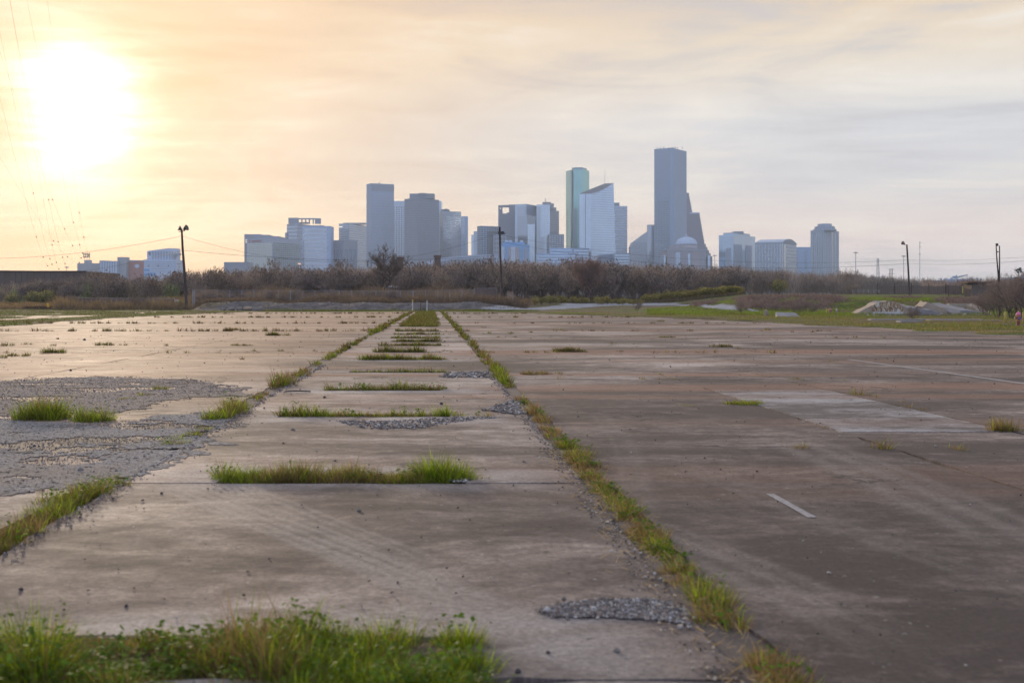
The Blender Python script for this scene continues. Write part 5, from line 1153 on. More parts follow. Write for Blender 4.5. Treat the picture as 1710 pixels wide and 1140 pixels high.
def bare_tree(seed, h, stems, spread, levels=4, twig_w=.035, base_r=.16, tone=(.115, .088, .078), droop=0.0, kids=(6, 5, 5), heads=0.0, up=.55):
    rnd = random.Random(seed); tub = MB(); P0 = []; P1 = []; Wd = []
    hd = []
    def grow(p, d, L, r, lev):
        pts = [p.copy()]; k = 4 if lev == 0 else 3; q = p.copy(); dd = d.copy()
        for i in range(k):
            dd = (dd + Vector((rnd.gauss(0, .16), rnd.gauss(0, .16), rnd.gauss(0, .08) + (.05 if lev else .02) - droop * (lev > 1)))).normalized(); q = q + dd * (L / k); pts.append(q.copy())
        if lev <= 1: tub.tube([tuple(x) for x in pts], [r * (1 - .6 * i / k) for i in range(k + 1)], 4, False)
        else:
            for i in range(k): P0.append(tuple(pts[i])); P1.append(tuple(pts[i + 1])); Wd.append(max(twig_w, r * 2 * (1 - .5 * i / k)))
        if lev >= levels:
            if rnd.random() < heads: hd.append(tuple(pts[-1]))
            return
        nk = kids[min(lev, len(kids) - 1)]
        for j in range(nk):
            f = rnd.uniform(.25 if lev else .3, 1.0); i = min(k - 1, int(f * k)); s = pts[i].lerp(pts[i + 1], f * k - i)
            side = Vector((rnd.gauss(0, 1), rnd.gauss(0, 1), rnd.gauss(0, .3))).normalized()
            nd = (dd * up + side * .62 + Vector((0, 0, .16))).normalized()
            grow(s, nd, L * rnd.uniform(.42, .68), r * .5, lev + 1)
    for s in range(stems):
        a = rnd.uniform(0, 6.28); d = Vector((math.cos(a) * spread * rnd.uniform(.3, 1), math.sin(a) * spread * rnd.uniform(.3, 1), 1)).normalized()
        grow(Vector((math.cos(a) * .15, math.sin(a) * .15, -.3)), d, h * rnd.uniform(.5, .68), base_r * rnd.uniform(.6, 1), 0)
    P0_, P1_ = np.array(P0), np.array(P1); mx = P1_[:, 2].max(); sc = h / mx
    for i, v in enumerate(tub.v): tub.v[i] = (v[0] * sc, v[1] * sc, v[2] * sc)
    P0_ *= sc; P1_ *= sc; n = len(P0_)
    C = np.array(tone)[None, :] * RNG.uniform(.65, 1.4, (n, 1)); 
    if hd:
        Hd = np.array(hd) * sc; P0_ = np.vstack([P0_, Hd - [0, 0, .12]]); P1_ = np.vstack([P1_, Hd + [0, 0, .22]]); Wd += [.20] * len(Hd); C = np.vstack([C, np.tile(np.array(tone) * .45, (len(Hd), 1))])
    crown = strips_mesh('crown', P0_, P1_, np.array(Wd), C, M_TWIG)
    tm = bpy.data.meshes.new('trunk'); tm.from_pydata(tub.v, [], tub.f)
    a = tm.color_attributes.new('tint', 'FLOAT_COLOR', 'POINT'); cc = np.ones((len(tm.vertices), 4), np.float32); cc[:, :3] = np.array(tone) * .6; a.data.foreach_set('color', cc.ravel()); tm.materials.append(M_TWIG)
    return tm, crown
def put_tree(var, x, y, z, s, rz, name, label, cat, group=None, sxy=1.0):
    ro = empty(name, (x, y, z), rz); ro.scale = (s * sxy, s * sxy, s); tag(ro, label, cat, group); link('trunk', var[0], ro); link('crown', var[1], ro); return ro
TP = ([-60, 0, 60, 130, 150, 200, 240, 300, 340, 420, 440, 520, 600, 660, 700, 760, 840, 960, 985, 1020, 1100, 1190, 1215, 1300, 1360, 1400, 1450, 1500, 1540, 1620],
      [468, 468, 462, 466, 452, 449, 458, 452, 446, 446, 440, 446, 443, 440, 439, 434, 433, 434, 432, 437, 440, 447, 445, 453, 460, 464, 468, 473, 477, 478])
top_y = lambda px: float(np.interp(px, *TP))
VARS = [bare_tree(10 + i, 1.0 * 8, 3 + i % 3, .45, 4, .045, .13, ((.34, .265, .24), (.30, .24, .23), (.38, .29, .245))[i % 3], 0, (6, 5, 4), .35 if i % 2 else .12) for i in range(7)]
rt = random.Random(5)
k = 0
LM = [(0, 'before the left end of the brown warehouse'), (60, 'before the middle of the brown warehouse'), (110, 'before the right end of the brown warehouse'), (147, 'below the beige warehouse with roof floodlights'), (182, 'below the pale ribbed factory hall'), (205, 'below the square lift tower'), (228, 'below the salmon red panel'), (262, 'below the white factory tower'), (307, 'around the left lamp pole'), (350, 'behind the left end of the chain link fence'), (392, 'below the low grey shed'), (430, 'below the lettered hotel face'), (480, 'below the right face of the green hotel'), (530, 'below the banded slab'), (575, 'below the framed window hall'), (600, 'left of the tallest bare tree'), (645, 'below the tall plain crowned tower'), (668, 'around the squat topped chimney'), (700, 'below the penthouse tower'), (730, 'around the second chimney'), (760, 'below the charcoal tower'), (800, 'below the stadium roof'), (835, 'around the middle wooden pole'), (870, 'below the azure apartment block'), (905, 'below the faceted glass tower'), (935, 'below the dark grid block'), (965, 'below the teal tower'), (1005, 'below the sloping glass tower'), (1040, 'below the thin banded tower'), (1075, 'below the slanted dark tower'), (1105, 'below the tallest tower'), (1150, 'below the domed hall'), (1193, 'below the gap right of the domed hall'), (1230, 'below the stepped blue glass block'), (1295, 'below the vaulted roof block'), (1342, 'below the plain pale block'), (1378, 'below the striped apartment tower'), (1420, 'right of the striped apartment tower')]
CNT = {}; ORD = ['first', 'second', 'third', 'fourth', 'fifth', 'sixth', 'seventh', 'eighth', 'ninth', 'tenth', 'eleventh', 'twelfth']
def tree_label(px):
    d = min(LM, key=lambda q: abs(q[0] - px))[1]; k_ = CNT.get(d, 0); CNT[d] = k_ + 1
    return '%s bare brown tree from the left %s' % (ORD[k_], d)
def shrub_label(px):
    d = min(LM, key=lambda q: abs(q[0] - px))[1]; k_ = CNT.get('s' + d, 0); CNT['s' + d] = k_ + 1
    return '%s round olive shrub from the left, %s' % (ORD[k_], d)
def berm_label(px):
    d = min(LM, key=lambda q: abs(q[0] - px))[1]; k_ = CNT.get('b' + d, 0); CNT['b' + d] = k_ + 1
    return '%s yellow green hedge shrub from the left %s' % (ORD[k_], d)
zones = [(-40, 150, 'bare bush before the brown warehouse', 'bare bushes before the brown warehouse', 235, 270), (150, 320, 'bare spreading tree left of the lamp pole before the white factory', 'bare trees before the white factory', 235, 265),
         (320, 600, 'bare grey brown tree behind the chain link fence, left of the big tree', 'bare trees behind the left fence', 240, 275), (600, 840, 'bare brown tree in the woods between the big tree and the middle pole', 'bare trees around the chimneys', 245, 280),
         (840, 1200, 'bare purplish brown tree in the woods right of the middle pole', 'bare trees in the central woods', 255, 300), (1200, 1420, 'bare brown tree before the right hand towers', 'bare trees before the right towers', 270, 330)]
for za, zb_, lab, grp, Ya, Yb_ in zones:
    n = int((zb_ - za) / 7.5)
    for i in range(n):
        px = za + (zb_ - za) * (i + rt.random()) / n; Y = rt.uniform(Ya, Yb_); x = wx(px, Y); g0 = hz(x, Y); lab = tree_label(px); hgt = (wz(top_y(px) + rt.uniform(-5, 9), Y) - g0)
        hgt = max(hgt, 2.5); put_tree(VARS[rt.randrange(7)], x, Y, g0, hgt / 8, rt.uniform(0, 6.28), 'bare_tree', lab, 'tree', grp, rt.uniform(.8, 1.15))
# named trees
big = bare_tree(78, 14, 2, .25, 4, .07, .55, (.15, .115, .105), 0, (7, 6, 5), 0, .55)
Y = 232; x = wx(634, Y); put_tree(big, x, Y, hz(x, Y), (wz(404, Y) - hz(x, Y)) / 14, .4, 'bare_tree', 'tallest bare tree with a thick forked trunk left of the brick chimney', 'tree', None, .92)
rnd_ = bare_tree(91, 10, 5, .4, 4, .055, .2, (.27, .18, .155), 0, (8, 7, 6), .0, .6)
Y = 248; x = wx(984, Y); put_tree(rnd_, x, Y, hz(x, Y), (wz(417, Y) - hz(x, Y)) / 10, 1.0, 'bare_tree', 'rounded reddish brown tree standing above the central woods', 'tree', None, .85)
for px, yt, Y, lb in ((444, 428, 238, 'slim bare tree in front of the green hotel'), (556, 430, 236, 'thin forked bare tree before the banded slab tower'), (820, 426, 262, 'bare tree just left of the middle wooden pole'), (1402, 443, 300, 'spindly bare tree right of the striped apartment tower'), (1418, 447, 300, 'open bare tree in the haze right of the spindly one')):
    x = wx(px, Y); put_tree(VARS[int(px) % 7], x, Y, hz(x, Y), (wz(yt, Y) - hz(x, Y)) / 8, px, 'bare_tree', lb, 'tree', None, .7)
# dense mass of stems behind
def thicket(name, label, n, pxr, Yr, hfrac, tone, seglen, wd, topf=top_y, zlo=0.0, green=0.0, kind='stuff', var=.4):
    px = RNG.uniform(*pxr, n); Y = RNG.uniform(*Yr, n); x = (px - CX) / F * Y; g = H(x, Y)
    ty = np.array([topf(p) for p in px]); zt = CAMH + (HY - ty) / F * Y + RNG.normal(0, .5, n) + (vnoise(px * .12, Y * .1, 7) - .5) * 2.2
    fr = RNG.random(n) ** .8; z = g + (zt - g) * (zlo + (hfrac - zlo) * fr); z = np.maximum(z, g)
    L = seglen * RNG.uniform(.5, 1.3, n); P0 = np.stack([x, Y, z], 1); D_ = np.stack([RNG.normal(0, .33, n), RNG.normal(0, .33, n), np.ones(n)], 1); P1 = P0 + D_ * L[:, None]
    patch = .7 + .6 * vnoise(px * .04, Y * .03, 12); C = np.array(tone)[None, :] * (RNG.uniform(1 - var, 1 + var, n) * patch)[:, None]
    if green: 
        gm = (vnoise(px * .03, Y * .05, 19) > 1 - green)[:, None]; C = np.where(gm, C * np.array([.85, 1.25, .7]), C)
    o = link(name, strips_mesh(name, P0, P1, wd * RNG.uniform(.6, 1.5, n), C, M_TWIG)); tag(o, label, 'woods', None, kind); return o
thicket('thicket', 'dense brown bare undergrowth filling the central woods', 80000, (560, 1440), (285, 345), .80, (.31, .245, .23), 1.5, .055)
thicket('thicket', 'grey brown bare undergrowth behind the chain link fence at left', 26000, (300, 600), (268, 310), .70, (.40, .30, .245), 1.4, .055)
thicket('thicket', 'sparse olive brown bushes before the warehouse at far left', 20000, (-60, 300), (242, 283), .55, (.40, .32, .22), 1.1, .05, green=.5)
thicket('thicket', 'hazy bare woods thinning out right of the striped apartment tower', 22000, (1400, 1560), (330, 420), .95, (.27, .23, .225), 1.6, .07)
thicket('thicket', 'low dark woods beyond the berm at the right', 20000, (1540, 1790), (260, 330), 1.0, (.27, .20, .18), 1.2, .06, topf=lambda p: 480 - 7 * math.exp(-((p - 1660) / 45) ** 2))
def band(name, label, n, pxr, Yr, hmin, hmax, tone, wd, lean=.35, mask=None, mat=None, cat='dry grass', green=None):
    px = RNG.uniform(*pxr, n); Y = RNG.uniform(*Yr, n); x = (px - CX) / F * Y
    if mask is not None: keep = mask(x, Y, px); px, Y, x = px[keep], Y[keep], x[keep]; n = len(px)
    g = H(x, Y); cl = vnoise(x * .5, Y * .4, 23) * (.45 + 1.1 * vnoise(x * .13, Y * .1, 24)); hh = hmin + (hmax - hmin) * cl * RNG.uniform(.5, 1.2, n)
    P0 = np.stack([x, Y, g - .02], 1); P1 = P0 + np.stack([RNG.normal(0, lean, n) * hh, RNG.normal(0, lean, n) * hh, hh], 1)
    C = np.array(tone)[None, :] * RNG.uniform(.6, 1.45, (n, 1))
    if green is not None:
        gm = (fbm(x * .25, Y * .2, 33) + RNG.normal(0, .06, n) > green[0])[:, None]; C = np.where(gm, np.array(green[1])[None, :] * RNG.uniform(.6, 1.4, (n, 1)), C)
    o = link(name, strips_mesh(name, P0, P1, wd * RNG.uniform(.6, 1.4, n), C, mat or M_GRASS)); tag(o, label, cat, None, 'stuff'); return o
band('dry_grass', 'tall tan dry grass behind the chain link fence', 26000, (318, 800), (207, 232), .4, 3.0, (.19, .14, .12), .04)
band('dry_grass', 'dark brown weeds along the top of the embankment', 30000, (318, 880), (192, 206), .15, 1.6, (.16, .115, .10), .04, .7)
band('dry_grass', 'brown weeds around the mesh covered fence at left', 18000, (90, 320), (186, 235), .4, 1.9, (.20, .145, .11), .05)
band('dry_grass', 'brown field weeds left of the mesh covered fence', 14000, (-60, 130), (195, 240), .3, 1.1, (.22, .155, .11), .05)
band('dry_grass', 'tan weeds at the foot of the central woods', 16000, (860, 1240), (245, 275), .4, 1.4, (.13, .10, .062), .06)
# berm: brambles, green turf
bz = lambda x, Y: zone(x, Y, H(x, Y))
band('bramble', 'purplish brown brambles on the face of the berm', 60000, (1110, 1700), (135, 185), .25, .95, (.25, .175, .155), .035, .9, lambda x, Y, px: bz(x, Y)[1] > .35, M_TWIG, 'brambles')
band('grass', 'bright green grass covering the berm', 46000, (1080, 1790), (118, 192), .08, .30, (.15, .205, .035), .045, .5, lambda x, Y, px: (bz(x, Y)[1] < .4) & (apron(x, Y) < .2) & (bz(x, Y)[2] < .3), None, 'grass', (.66, (.14, .11, .05)))
band('grass', 'olive and green verge grass along the right edge of the concrete', 60000, (860, 1760), (46, 150), .03, .16, (.21, .17, .08), .028, .5, lambda x, Y, px: (apron(x, Y) < .35) & (bz(x, Y)[2] < .3), None, 'grass', (.50, (.165, .185, .04)))
band('grass', 'low olive grass over the left verge of the concrete', 52000, (-60, 480), (62, 190), .03, .16, (.13, .11, .045), .03, .5, lambda x, Y, px: (verge_left(x, Y) > .5), None, 'grass', (.50, (.10, .125, .025)))
band('grass', 'thin grass between the concrete and the gravel embankment', 20000, (430, 900), (163, 178), .04, .2, (.13, .12, .045), .05, .5, None, None, 'grass', (.48, (.10, .125, .025)))
# shrubs
def shrub(seed, tone, n=900, hgt=1.6):
    r_ = np.random.default_rng(seed); nb = 7; cc = r_.normal(0, .45, (nb, 3)) * [1.3, 1, .5] + [0, 0, hgt * .5]; rr = r_.uniform(.35, .7, nb)
    i = r_.integers(0, nb, n); d = r_.normal(size=(n, 3)); d /= np.linalg.norm(d, axis=1, keepdims=True); p = cc[i] + d * (rr[i] * r_.uniform(.6, 1.1, n))[:, None]; p[:, 2] = np.abs(p[:, 2])
    P1 = p + r_.normal(0, .12, (n, 3)) + [0, 0, .08]; C = np.array(tone)[None, :] * r_.uniform(.5, 1.5, (n, 1))
    leaves = strips_mesh('foliage', p, P1, r_.uniform(.07, .13, n), C, M_LEAF)
    q0 = np.zeros((14, 3)); q0[:, 2] = -.1; q1 = cc[r_.integers(0, nb, 14)]; st = strips_mesh('stem', q0, q1, np.full(14, .05), np.tile([.07, .05, .04], (14, 1)), M_TWIG); return leaves, st
SH = [shrub(i, ((.26, .22, .075), (.30, .25, .09), (.23, .21, .08))[i % 3]) for i in range(4)]
rs = random.Random(9)
row = [(893, 222), (905, 226), (918, 232), (937, 236), (946, 236), (958, 240), (965, 238), (972, 240), (980, 240), (998, 236), (1006, 232), (1014, 232), (1022, 236), (1031, 232), (1040, 230), (1052, 228), (1066, 228)]
for ki, (px, Y) in enumerate(row):
    x = wx(px, Y); ro = empty('shrub', (x, Y, hz(x, Y) + .1), rs.uniform(0, 6)); s = rs.uniform(.7, 1.1); ro.scale = (s * 1.1, s, s * .95); tag(ro, shrub_label(px), 'shrub', 'olive shrubs along the woods'); v_ = rs.choice(SH); link('foliage', v_[0], ro); link('stem', v_[1], ro)
for i in range(26):
    px = 1080 + i * 6.0 + rs.uniform(-2, 2); Y = 222 - i * .8; x = wx(px, Y); ro = empty('shrub', (x, Y, wz(500 - (px - 1080) * .092, Y) - .2), rs.uniform(0, 6)); s = rs.uniform(.8, 1.15); ro.scale = (s, s, s * .72); tag(ro, berm_label(px), 'shrub', 'hedge shrubs on the berm'); v_ = rs.choice(SH); link('foliage', v_[0], ro); link('stem', v_[1], ro)
GB = shrub(20, (.24, .215, .10), 1500, 2.4)
for px, Y, s, lb in ((55, 228, 1.5, 'olive leafy bush in front of the warehouse, nearer the left edge'), (78, 230, 1.6, 'larger yellow green bush in front of the warehouse wall'), (20, 228, 1.2, 'dull olive bush at the far left'), (302, 192, .7, 'small yellow green bush at the foot of the left lamp pole'), (1302, 262, 1.6, 'tan round bush before the vaulted roof block')):
    x = wx(px, Y); ro = empty('bush', (x, Y, hz(x, Y))); ro.scale = (s, s, s); tag(ro, lb, 'bush'); link('foliage', GB[0], ro); link('stem', GB[1], ro)
# bare bushes close on the right
RB = [bare_tree(200 + i, 3.2, 5, .9, 4, .014, .05, (.22, .17, .16), .05, (6, 5, 5), 0, .75) for i in range(3)]
for i, (px, Y, s, lb) in enumerate(((1715, 92, 1.0, 'arching bare bush behind the hydrant at the right edge'), (1692, 96, .95, 'bare bush tangled behind the yellow bollard'), (1735, 90, 1.1, 'bare bush cut by the right edge'), (1668, 104, .85, 'bare bush at the foot of the V shaped poles'), (1648, 118, .7, 'low bare bush right of the grey ramp'),
     (1705, 108, 1.15, 'taller bare bush behind the hydrant bush'), (1680, 112, 1.0, 'bare bush between the V poles and the edge'), (1525, 96, .38, 'small dead bush in front of the graffiti ramp'), (1238, 128, .5, 'dark dead branches at the left foot of the berm'), (1330, 122, .5, 'dead brush behind the tilted slab'), (1350, 135, .6, 'dead brush left of the distant bollards'), (1063, 172, .55, 'reddish brown brush pile beside the pale track'))):
    x = wx(px, Y); put_tree(RB[i % 3], x, Y, hz(x, Y), s * (1.3 if px > 1640 else 1), i * 1.3, 'bare_bush', lb, 'bush')

for i in range(30):
    px = 322 + i * 16.6 + rs.uniform(-6, 6) if i < 22 else 125 + (i - 22) * 24 + rs.uniform(-6, 6)
    Y = rs.uniform(200, 212) if i < 22 else rs.uniform(192, 205); x = wx(px, Y); d = min(LM, key=lambda q: abs(q[0] - px))[1]; k_ = CNT.get('f' + d, 0); CNT['f' + d] = k_ + 1
    put_tree(RB[i % 3], x, Y, hz(x, Y), rs.uniform(.35, .85), rs.uniform(0, 6), 'bare_bush', '%s small fence side bush from left, %s' % (ORD[k_], d), 'bush', 'small bare bushes along the fences', 1.3)
# ------------------------------------------------------------------ weeds in the joints, rubble, stones
def blades(P, Hh, W, Cc, lean, name, curve=.5, az=None):
    """curved three-triangle grass blades; P (n,3)"""
    n = len(P); a = RNG.uniform(0, 2 * np.pi, n) if az is None else az; fa = RNG.uniform(0, 2 * np.pi, n)
    dx, dy = np.cos(a) * lean, np.sin(a) * lean; sx_, sy_ = np.cos(fa), np.sin(fa); w2 = W / 2
    def at(t, wf):
        c = np.stack([P[:, 0] + dx * Hh * (t * (1 - curve) + t * t * curve), P[:, 1] + dy * Hh * (t * (1 - curve) + t * t * curve), P[:, 2] + Hh * (t - .25 * lean * t * t)], 1)
        o_ = np.stack([sx_ * w2 * wf, sy_ * w2 * wf, np.zeros(n)], 1); return c - o_, c + o_
    a0, a1 = at(0, 1); b0, b1 = at(.55, .8); t0, _ = at(1.0, 0)
    V = np.stack([a0, a1, b0, b1, t0], 1).reshape(-1, 3); i = np.arange(n)[:, None] * 5
    T = np.concatenate([i + [0, 1, 2], i + [1, 3, 2], i + [2, 3, 4]], 1).reshape(-1, 3)
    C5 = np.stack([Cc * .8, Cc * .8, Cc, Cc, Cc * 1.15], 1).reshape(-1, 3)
    return V, T, C5
GREEN = np.array([.13, .20, .02]); LIME = np.array([.36, .46, .03]); OLIVE = np.array([.17, .155, .04]); DRY = np.array([.30, .205, .12]); BRN = np.array([.21, .125, .08])
def weeds(name, label, clumps, cat='grass', leafy=0.0, dens=1.0, n0=len):
    """clumps: list of (u, v, radius, height, greenness 0..1)"""
    Vs, Ts, Cs = [], [], []; off = 0
    for (u, v, r, h, g) in clumps:
        Yd = max(v, 4.5); px_m = F / Yd; bw = max(.0035, .95 / px_m * .8)
        n = int(dens * np.clip(r * r * 9000 * (.006 / bw) ** 1.3, 14, 420)); rr = r * np.sqrt(RNG.random(n)); th = RNG.uniform(0, 2 * np.pi, n)
        uu = u + rr * np.cos(th); vv = v + rr * np.sin(th) * .8; x = uu - SL * vv
        P = np.stack([x, vv, np.full(n, -.05)], 1); hh = h * (1 - .45 * (rr / r) ** 2) * RNG.uniform(.45, 1.25, n) + .04
        az = np.where(RNG.random(n) < .75, th + RNG.normal(0, .6, n), RNG.uniform(0, 6.28, n)); lean = .15 + (.75 if Yd < 25 else .45) * (rr / r) * RNG.uniform(.3, 1.3, n)
        q = RNG.random(n)[:, None]; g2 = RNG.random(n)[:, None]
        grn = np.where(g2 < .45, GREEN, np.where(g2 < .75, LIME, OLIVE)); brn = np.where(g2 < .6, DRY, BRN)
        C = np.where(q < g, grn, brn) * RNG.uniform(.65, 1.3, (n, 1)) * (1 if Yd < 20 else .8 if Yd < 35 else .62)  # distant tufts are darkened in colour for a backlit look
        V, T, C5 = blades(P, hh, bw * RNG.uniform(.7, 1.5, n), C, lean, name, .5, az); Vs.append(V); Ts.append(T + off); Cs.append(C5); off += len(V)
        if leafy and RNG.random() < leafy and Yd < 22:      # broad-leaved weeds among the grass
            m_ = int(46 * r / .12); c = np.stack([x[:1].repeat(m_) + RNG.normal(0, r * .6, m_), v + RNG.normal(0, r * .6, m_), RNG.uniform(.01, max(.02, h * .9), m_)], 1); s = RNG.uniform(.007, .016, m_) * (1 + Yd / 25)
            a = RNG.uniform(0, 6.28, m_); tl = RNG.normal(0, .35, (m_, 2)); ux = np.stack([np.cos(a), np.sin(a), tl[:, 0]], 1) * s[:, None]; uy = np.stack([-np.sin(a), np.cos(a), tl[:, 1]], 1) * s[:, None] * .8
            V = np.stack([c - ux, c - uy * .9 + ux * .1, c + ux, c + uy * .9 + ux * .1], 1).reshape(-1, 3); i = np.arange(m_)[:, None] * 4
            T = np.concatenate([i + [0, 1, 2], i + [0, 2, 3]], 1).reshape(-1, 3); C = (np.array([.11, .19, .02]) * RNG.uniform(.6, 1.35, (m_, 1))).repeat(4, 0); Vs.append(V); Ts.append(T + off); Cs.append(C); off += len(V)
    o = link(name, np_mesh(name, np.vstack(Vs), np.vstack(Ts), M_GRASS, np.vstack(Cs))); tag(o, label, cat, None, 'stuff'); return o
R = random.Random(21)
M_SOIL = plain('dark_soil', (.085, .062, .048), .95, 0, .5, 9, .8)
names_b = ['nearest', 'second nearest', 'third', 'fourth', 'fifth', 'sixth', 'seventh', 'eighth', 'ninth', 'tenth', 'eleventh', 'twelfth']
looks = ['thick bright green grass and broad leaved weeds across the whole foreground', 'green grass with a tall tuft at its right end', 'long low grass with a tall bushy clump toward its left', 'even row of green and brown tufts', 'yellow green tufts ending in rubble', 'straw coloured tufts with a green right end', 'low brown and olive row', 'low olive row', 'thin brown row', 'thin olive row', 'thin broken row', 'faint thin row']
for i, v in enumerate(BAND_V):
    x0, x1 = BAND_X[i]; d = BAND_D[i]; cl = []
    x0b = -2.9 if i == 0 else x0; v = v - .22 if i == 0 else v; d = .78 if i == 0 else d
    n = [340, 90, 74, 54, 48, 44, 40, 38, 36, 34, 34, 30][i]
    for j in range(n):
        u = x0b + (x1 - x0b) * (j + R.random()) / n; vv = v + d * R.uniform(-.05, .98) if i == 0 else v + d * R.uniform(.12, .8)
        fu = (u - x0b) / (x1 - x0b); h = R.uniform(.05, .15) if i == 0 else R.uniform(.07, .19); g = R.uniform(.5, .95) if i == 0 else R.uniform(.3, .85) if i < 6 else R.uniform(.3, .7); r = R.uniform(.05, .10) if i == 0 else R.uniform(.07, .15)
        if i == 0:
            kk = float(vnoise(np.array([u * 5]), np.array([vv * 6]), 2)[0]); h *= .35 + 1.5 * kk * kk * 1.6; g *= .8 + .8 * float(vnoise(np.array([u * 2.5]), np.array([vv * 2]), 77)[0])
            if kk < .25 and fu > .2: continue 
            if .60 < fu < .74: h *= 1.45; g *= .5
            if fu < .35: g = min(1, g * 2.2)
            if fu > .74: h *= 1.3; r *= 1.2; g = min(1, g * 1.3)
            if .42 < fu < .60: h *= .65; g *= .7
        if i > 4: h *= 1.35; r *= 1.3
        if i == 1:
            if fu > .82: h *= 1.5; g = .95
            elif fu < .15: h *= 1.3; g = .9
            elif .15 < fu < .8: g *= .75
        if i == 2:
            if .08 < fu < .28: h *= 1.7; g = .8
            if fu > .85: h *= 1.4; g = .9
        cl.append((u, vv, r * (.6 if i in (2, 3, 4) else .8 if i > 0 else 1), h * (.5 + float(vnoise(np.array([u * 4]), np.array([v]), 66)[0])), g))
        if i > 0 and float(vnoise(np.array([u * 2.6]), np.array([v * 3]), 88)[0]) < .13: cl.pop()
    if i > 0: cl += [(R.uniform(x1, x1 + .5), v + .2, .05, .07, .3) for _ in range(3)]
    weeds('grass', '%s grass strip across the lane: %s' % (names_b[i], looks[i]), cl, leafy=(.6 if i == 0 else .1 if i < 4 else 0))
# tall seed stalks and long blades in the nearest strip
cl = [(R.uniform(-.95, -.6), 5.15 + R.uniform(0, .3), .05, .30, .1) for _ in range(9)] + [(R.uniform(-2.9, -2.3), 5.1 + R.uniform(0, .4), .04, .26, 1.0) for _ in range(9)] + [(R.uniform(-.45, -.1), 5.1 + R.uniform(0, .4), .07, .22, .75) for _ in range(7)]
weeds('tall_weed', 'taller stalks and long blades poking out of the nearest grass strip', cl, 'weeds', dens=.5)
cl = [(R.uniform(-1.95, .32), R.uniform(70, V_FAR), R.uniform(.2, .4), R.uniform(.08, .22), R.uniform(.35, .7)) for _ in range(620)]
weeds('grass', 'continuous grass strip filling the far end of the lane', cl)
for i, v in enumerate(BAND_V):
    x0, x1 = BAND_X[i]; x0 = -2.7 if i == 0 else x0; d = BAND_D[i]; gu = np.linspace(x0 - .05, x1 + .08, 60); gv = np.linspace(v - .05, v + d + .06, 8); GU, GV = np.meshgrid(gu, gv)
    Z_ = -.03 + .035 * fbm(GU * 6, GV * 6, 95) * np.minimum(1, .3 + np.sin(np.pi * (GV - gv[0]) / (gv[-1] - gv[0]))); ii = np.arange(480).reshape(8, 60)
    o = link('slot_soil', np_mesh('slot_soil', np.stack([GU - SL * GV, GV, Z_], -1).reshape(-1, 3), np.stack([ii[:-1, :-1], ii[:-1, 1:], ii[1:, 1:], ii[1:, :-1]], -1).reshape(-1, 4), M_SOIL)); tag(o, kind='structure')
# joints
def joint(uj, rngs, label, dn=1.0):
    cl = []
    for v0, v1, den, h, g, wd in rngs:
        n = int((v1 - v0) * den)
        for _ in range(n):
            v = R.uniform(v0, v1); k = float(vnoise(np.array([v * 1.3]), np.array([uj]), 5)[0]); 
            if k < .22 or float(vnoise(np.array([v * 3.1]), np.array([uj + 3]), 15)[0]) < .18: continue
            gg = min(1, max(0, g + (float(vnoise(np.array([v * 2.1]), np.array([uj + 9]), 8)[0]) - .5) * 1.1)); cl.append((uj + R.gauss(0, wd), v, R.uniform(.03, .075) * (1 + v / 80) * (.72 if v < 9 else 1), h * R.uniform(.4, 1.35) * (.35 + 1.3 * k), gg))
    weeds('grass', label, cl, leafy=.15)
joint(1.47, [(4.0, 8.0, 60, .095, .34, .045), (8.0, 13, 30, .10, .36, .045), (13, 16.5, 9, .13, .35, .05), (16.5, 22, 5, .09, .35, .04), (22, 27, 11, .16, .8, .05), (27, 40, 4, .16, .35, .06), (40, 62, 3, .2, .45, .08), (62, V_FAR, 2.4, .16, .5, .10)], 'green and straw coloured weeds running along the joint right of the lane')
joint(-2.87, [(6.6, 9.5, 34, .15, .5, .10), (9.5, 10.7, 26, .12, .5, .07), (10.7, 11.5, 18, .12, .5, .06), (11.5, 14.4, 14, .11, .35, .06), (15.2, 17.2, 24, .19, .6, .09), (17.2, 20.5, 5, .1, .4, .06), (20.5, 23.5, 8, .2, .4, .1), (24, 60, 4.0, .13, .45, .06), (36, 40, 3, .2, .5, .08), (56, 66, 7, .3, .8, .14), (66, V_FAR, 3.2, .18, .45, .16)], 'weeds along the joint left of the lane, thick near the camera and sparse beyond')
cl = []
def row(v, u0, u1, n, h, g, r=.12, jit=.12):
    for _ in range(n):
        u = R.uniform(u0, u1); cl.append((u, v + R.uniform(-jit, jit), r * R.uniform(.5, 1.2), h * R.uniform(.4, 2.2), g * R.uniform(.4, 1.3)))
P2 = lambda px, py: ((px - 721) / F * depth(py), depth(py))
def tuft(px, py, wpx, hpx, g, n=6):
    Y = depth(py); w_ = wpx / F * Y; h = hpx / F * Y * 1.5
    for _ in range(n): cl.append(((px - 721) / F * Y + R.uniform(-.5, .5) * w_, Y + R.uniform(-.15, .15), max(.04, w_ * .22), h * R.uniform(.6, 1.1), g))
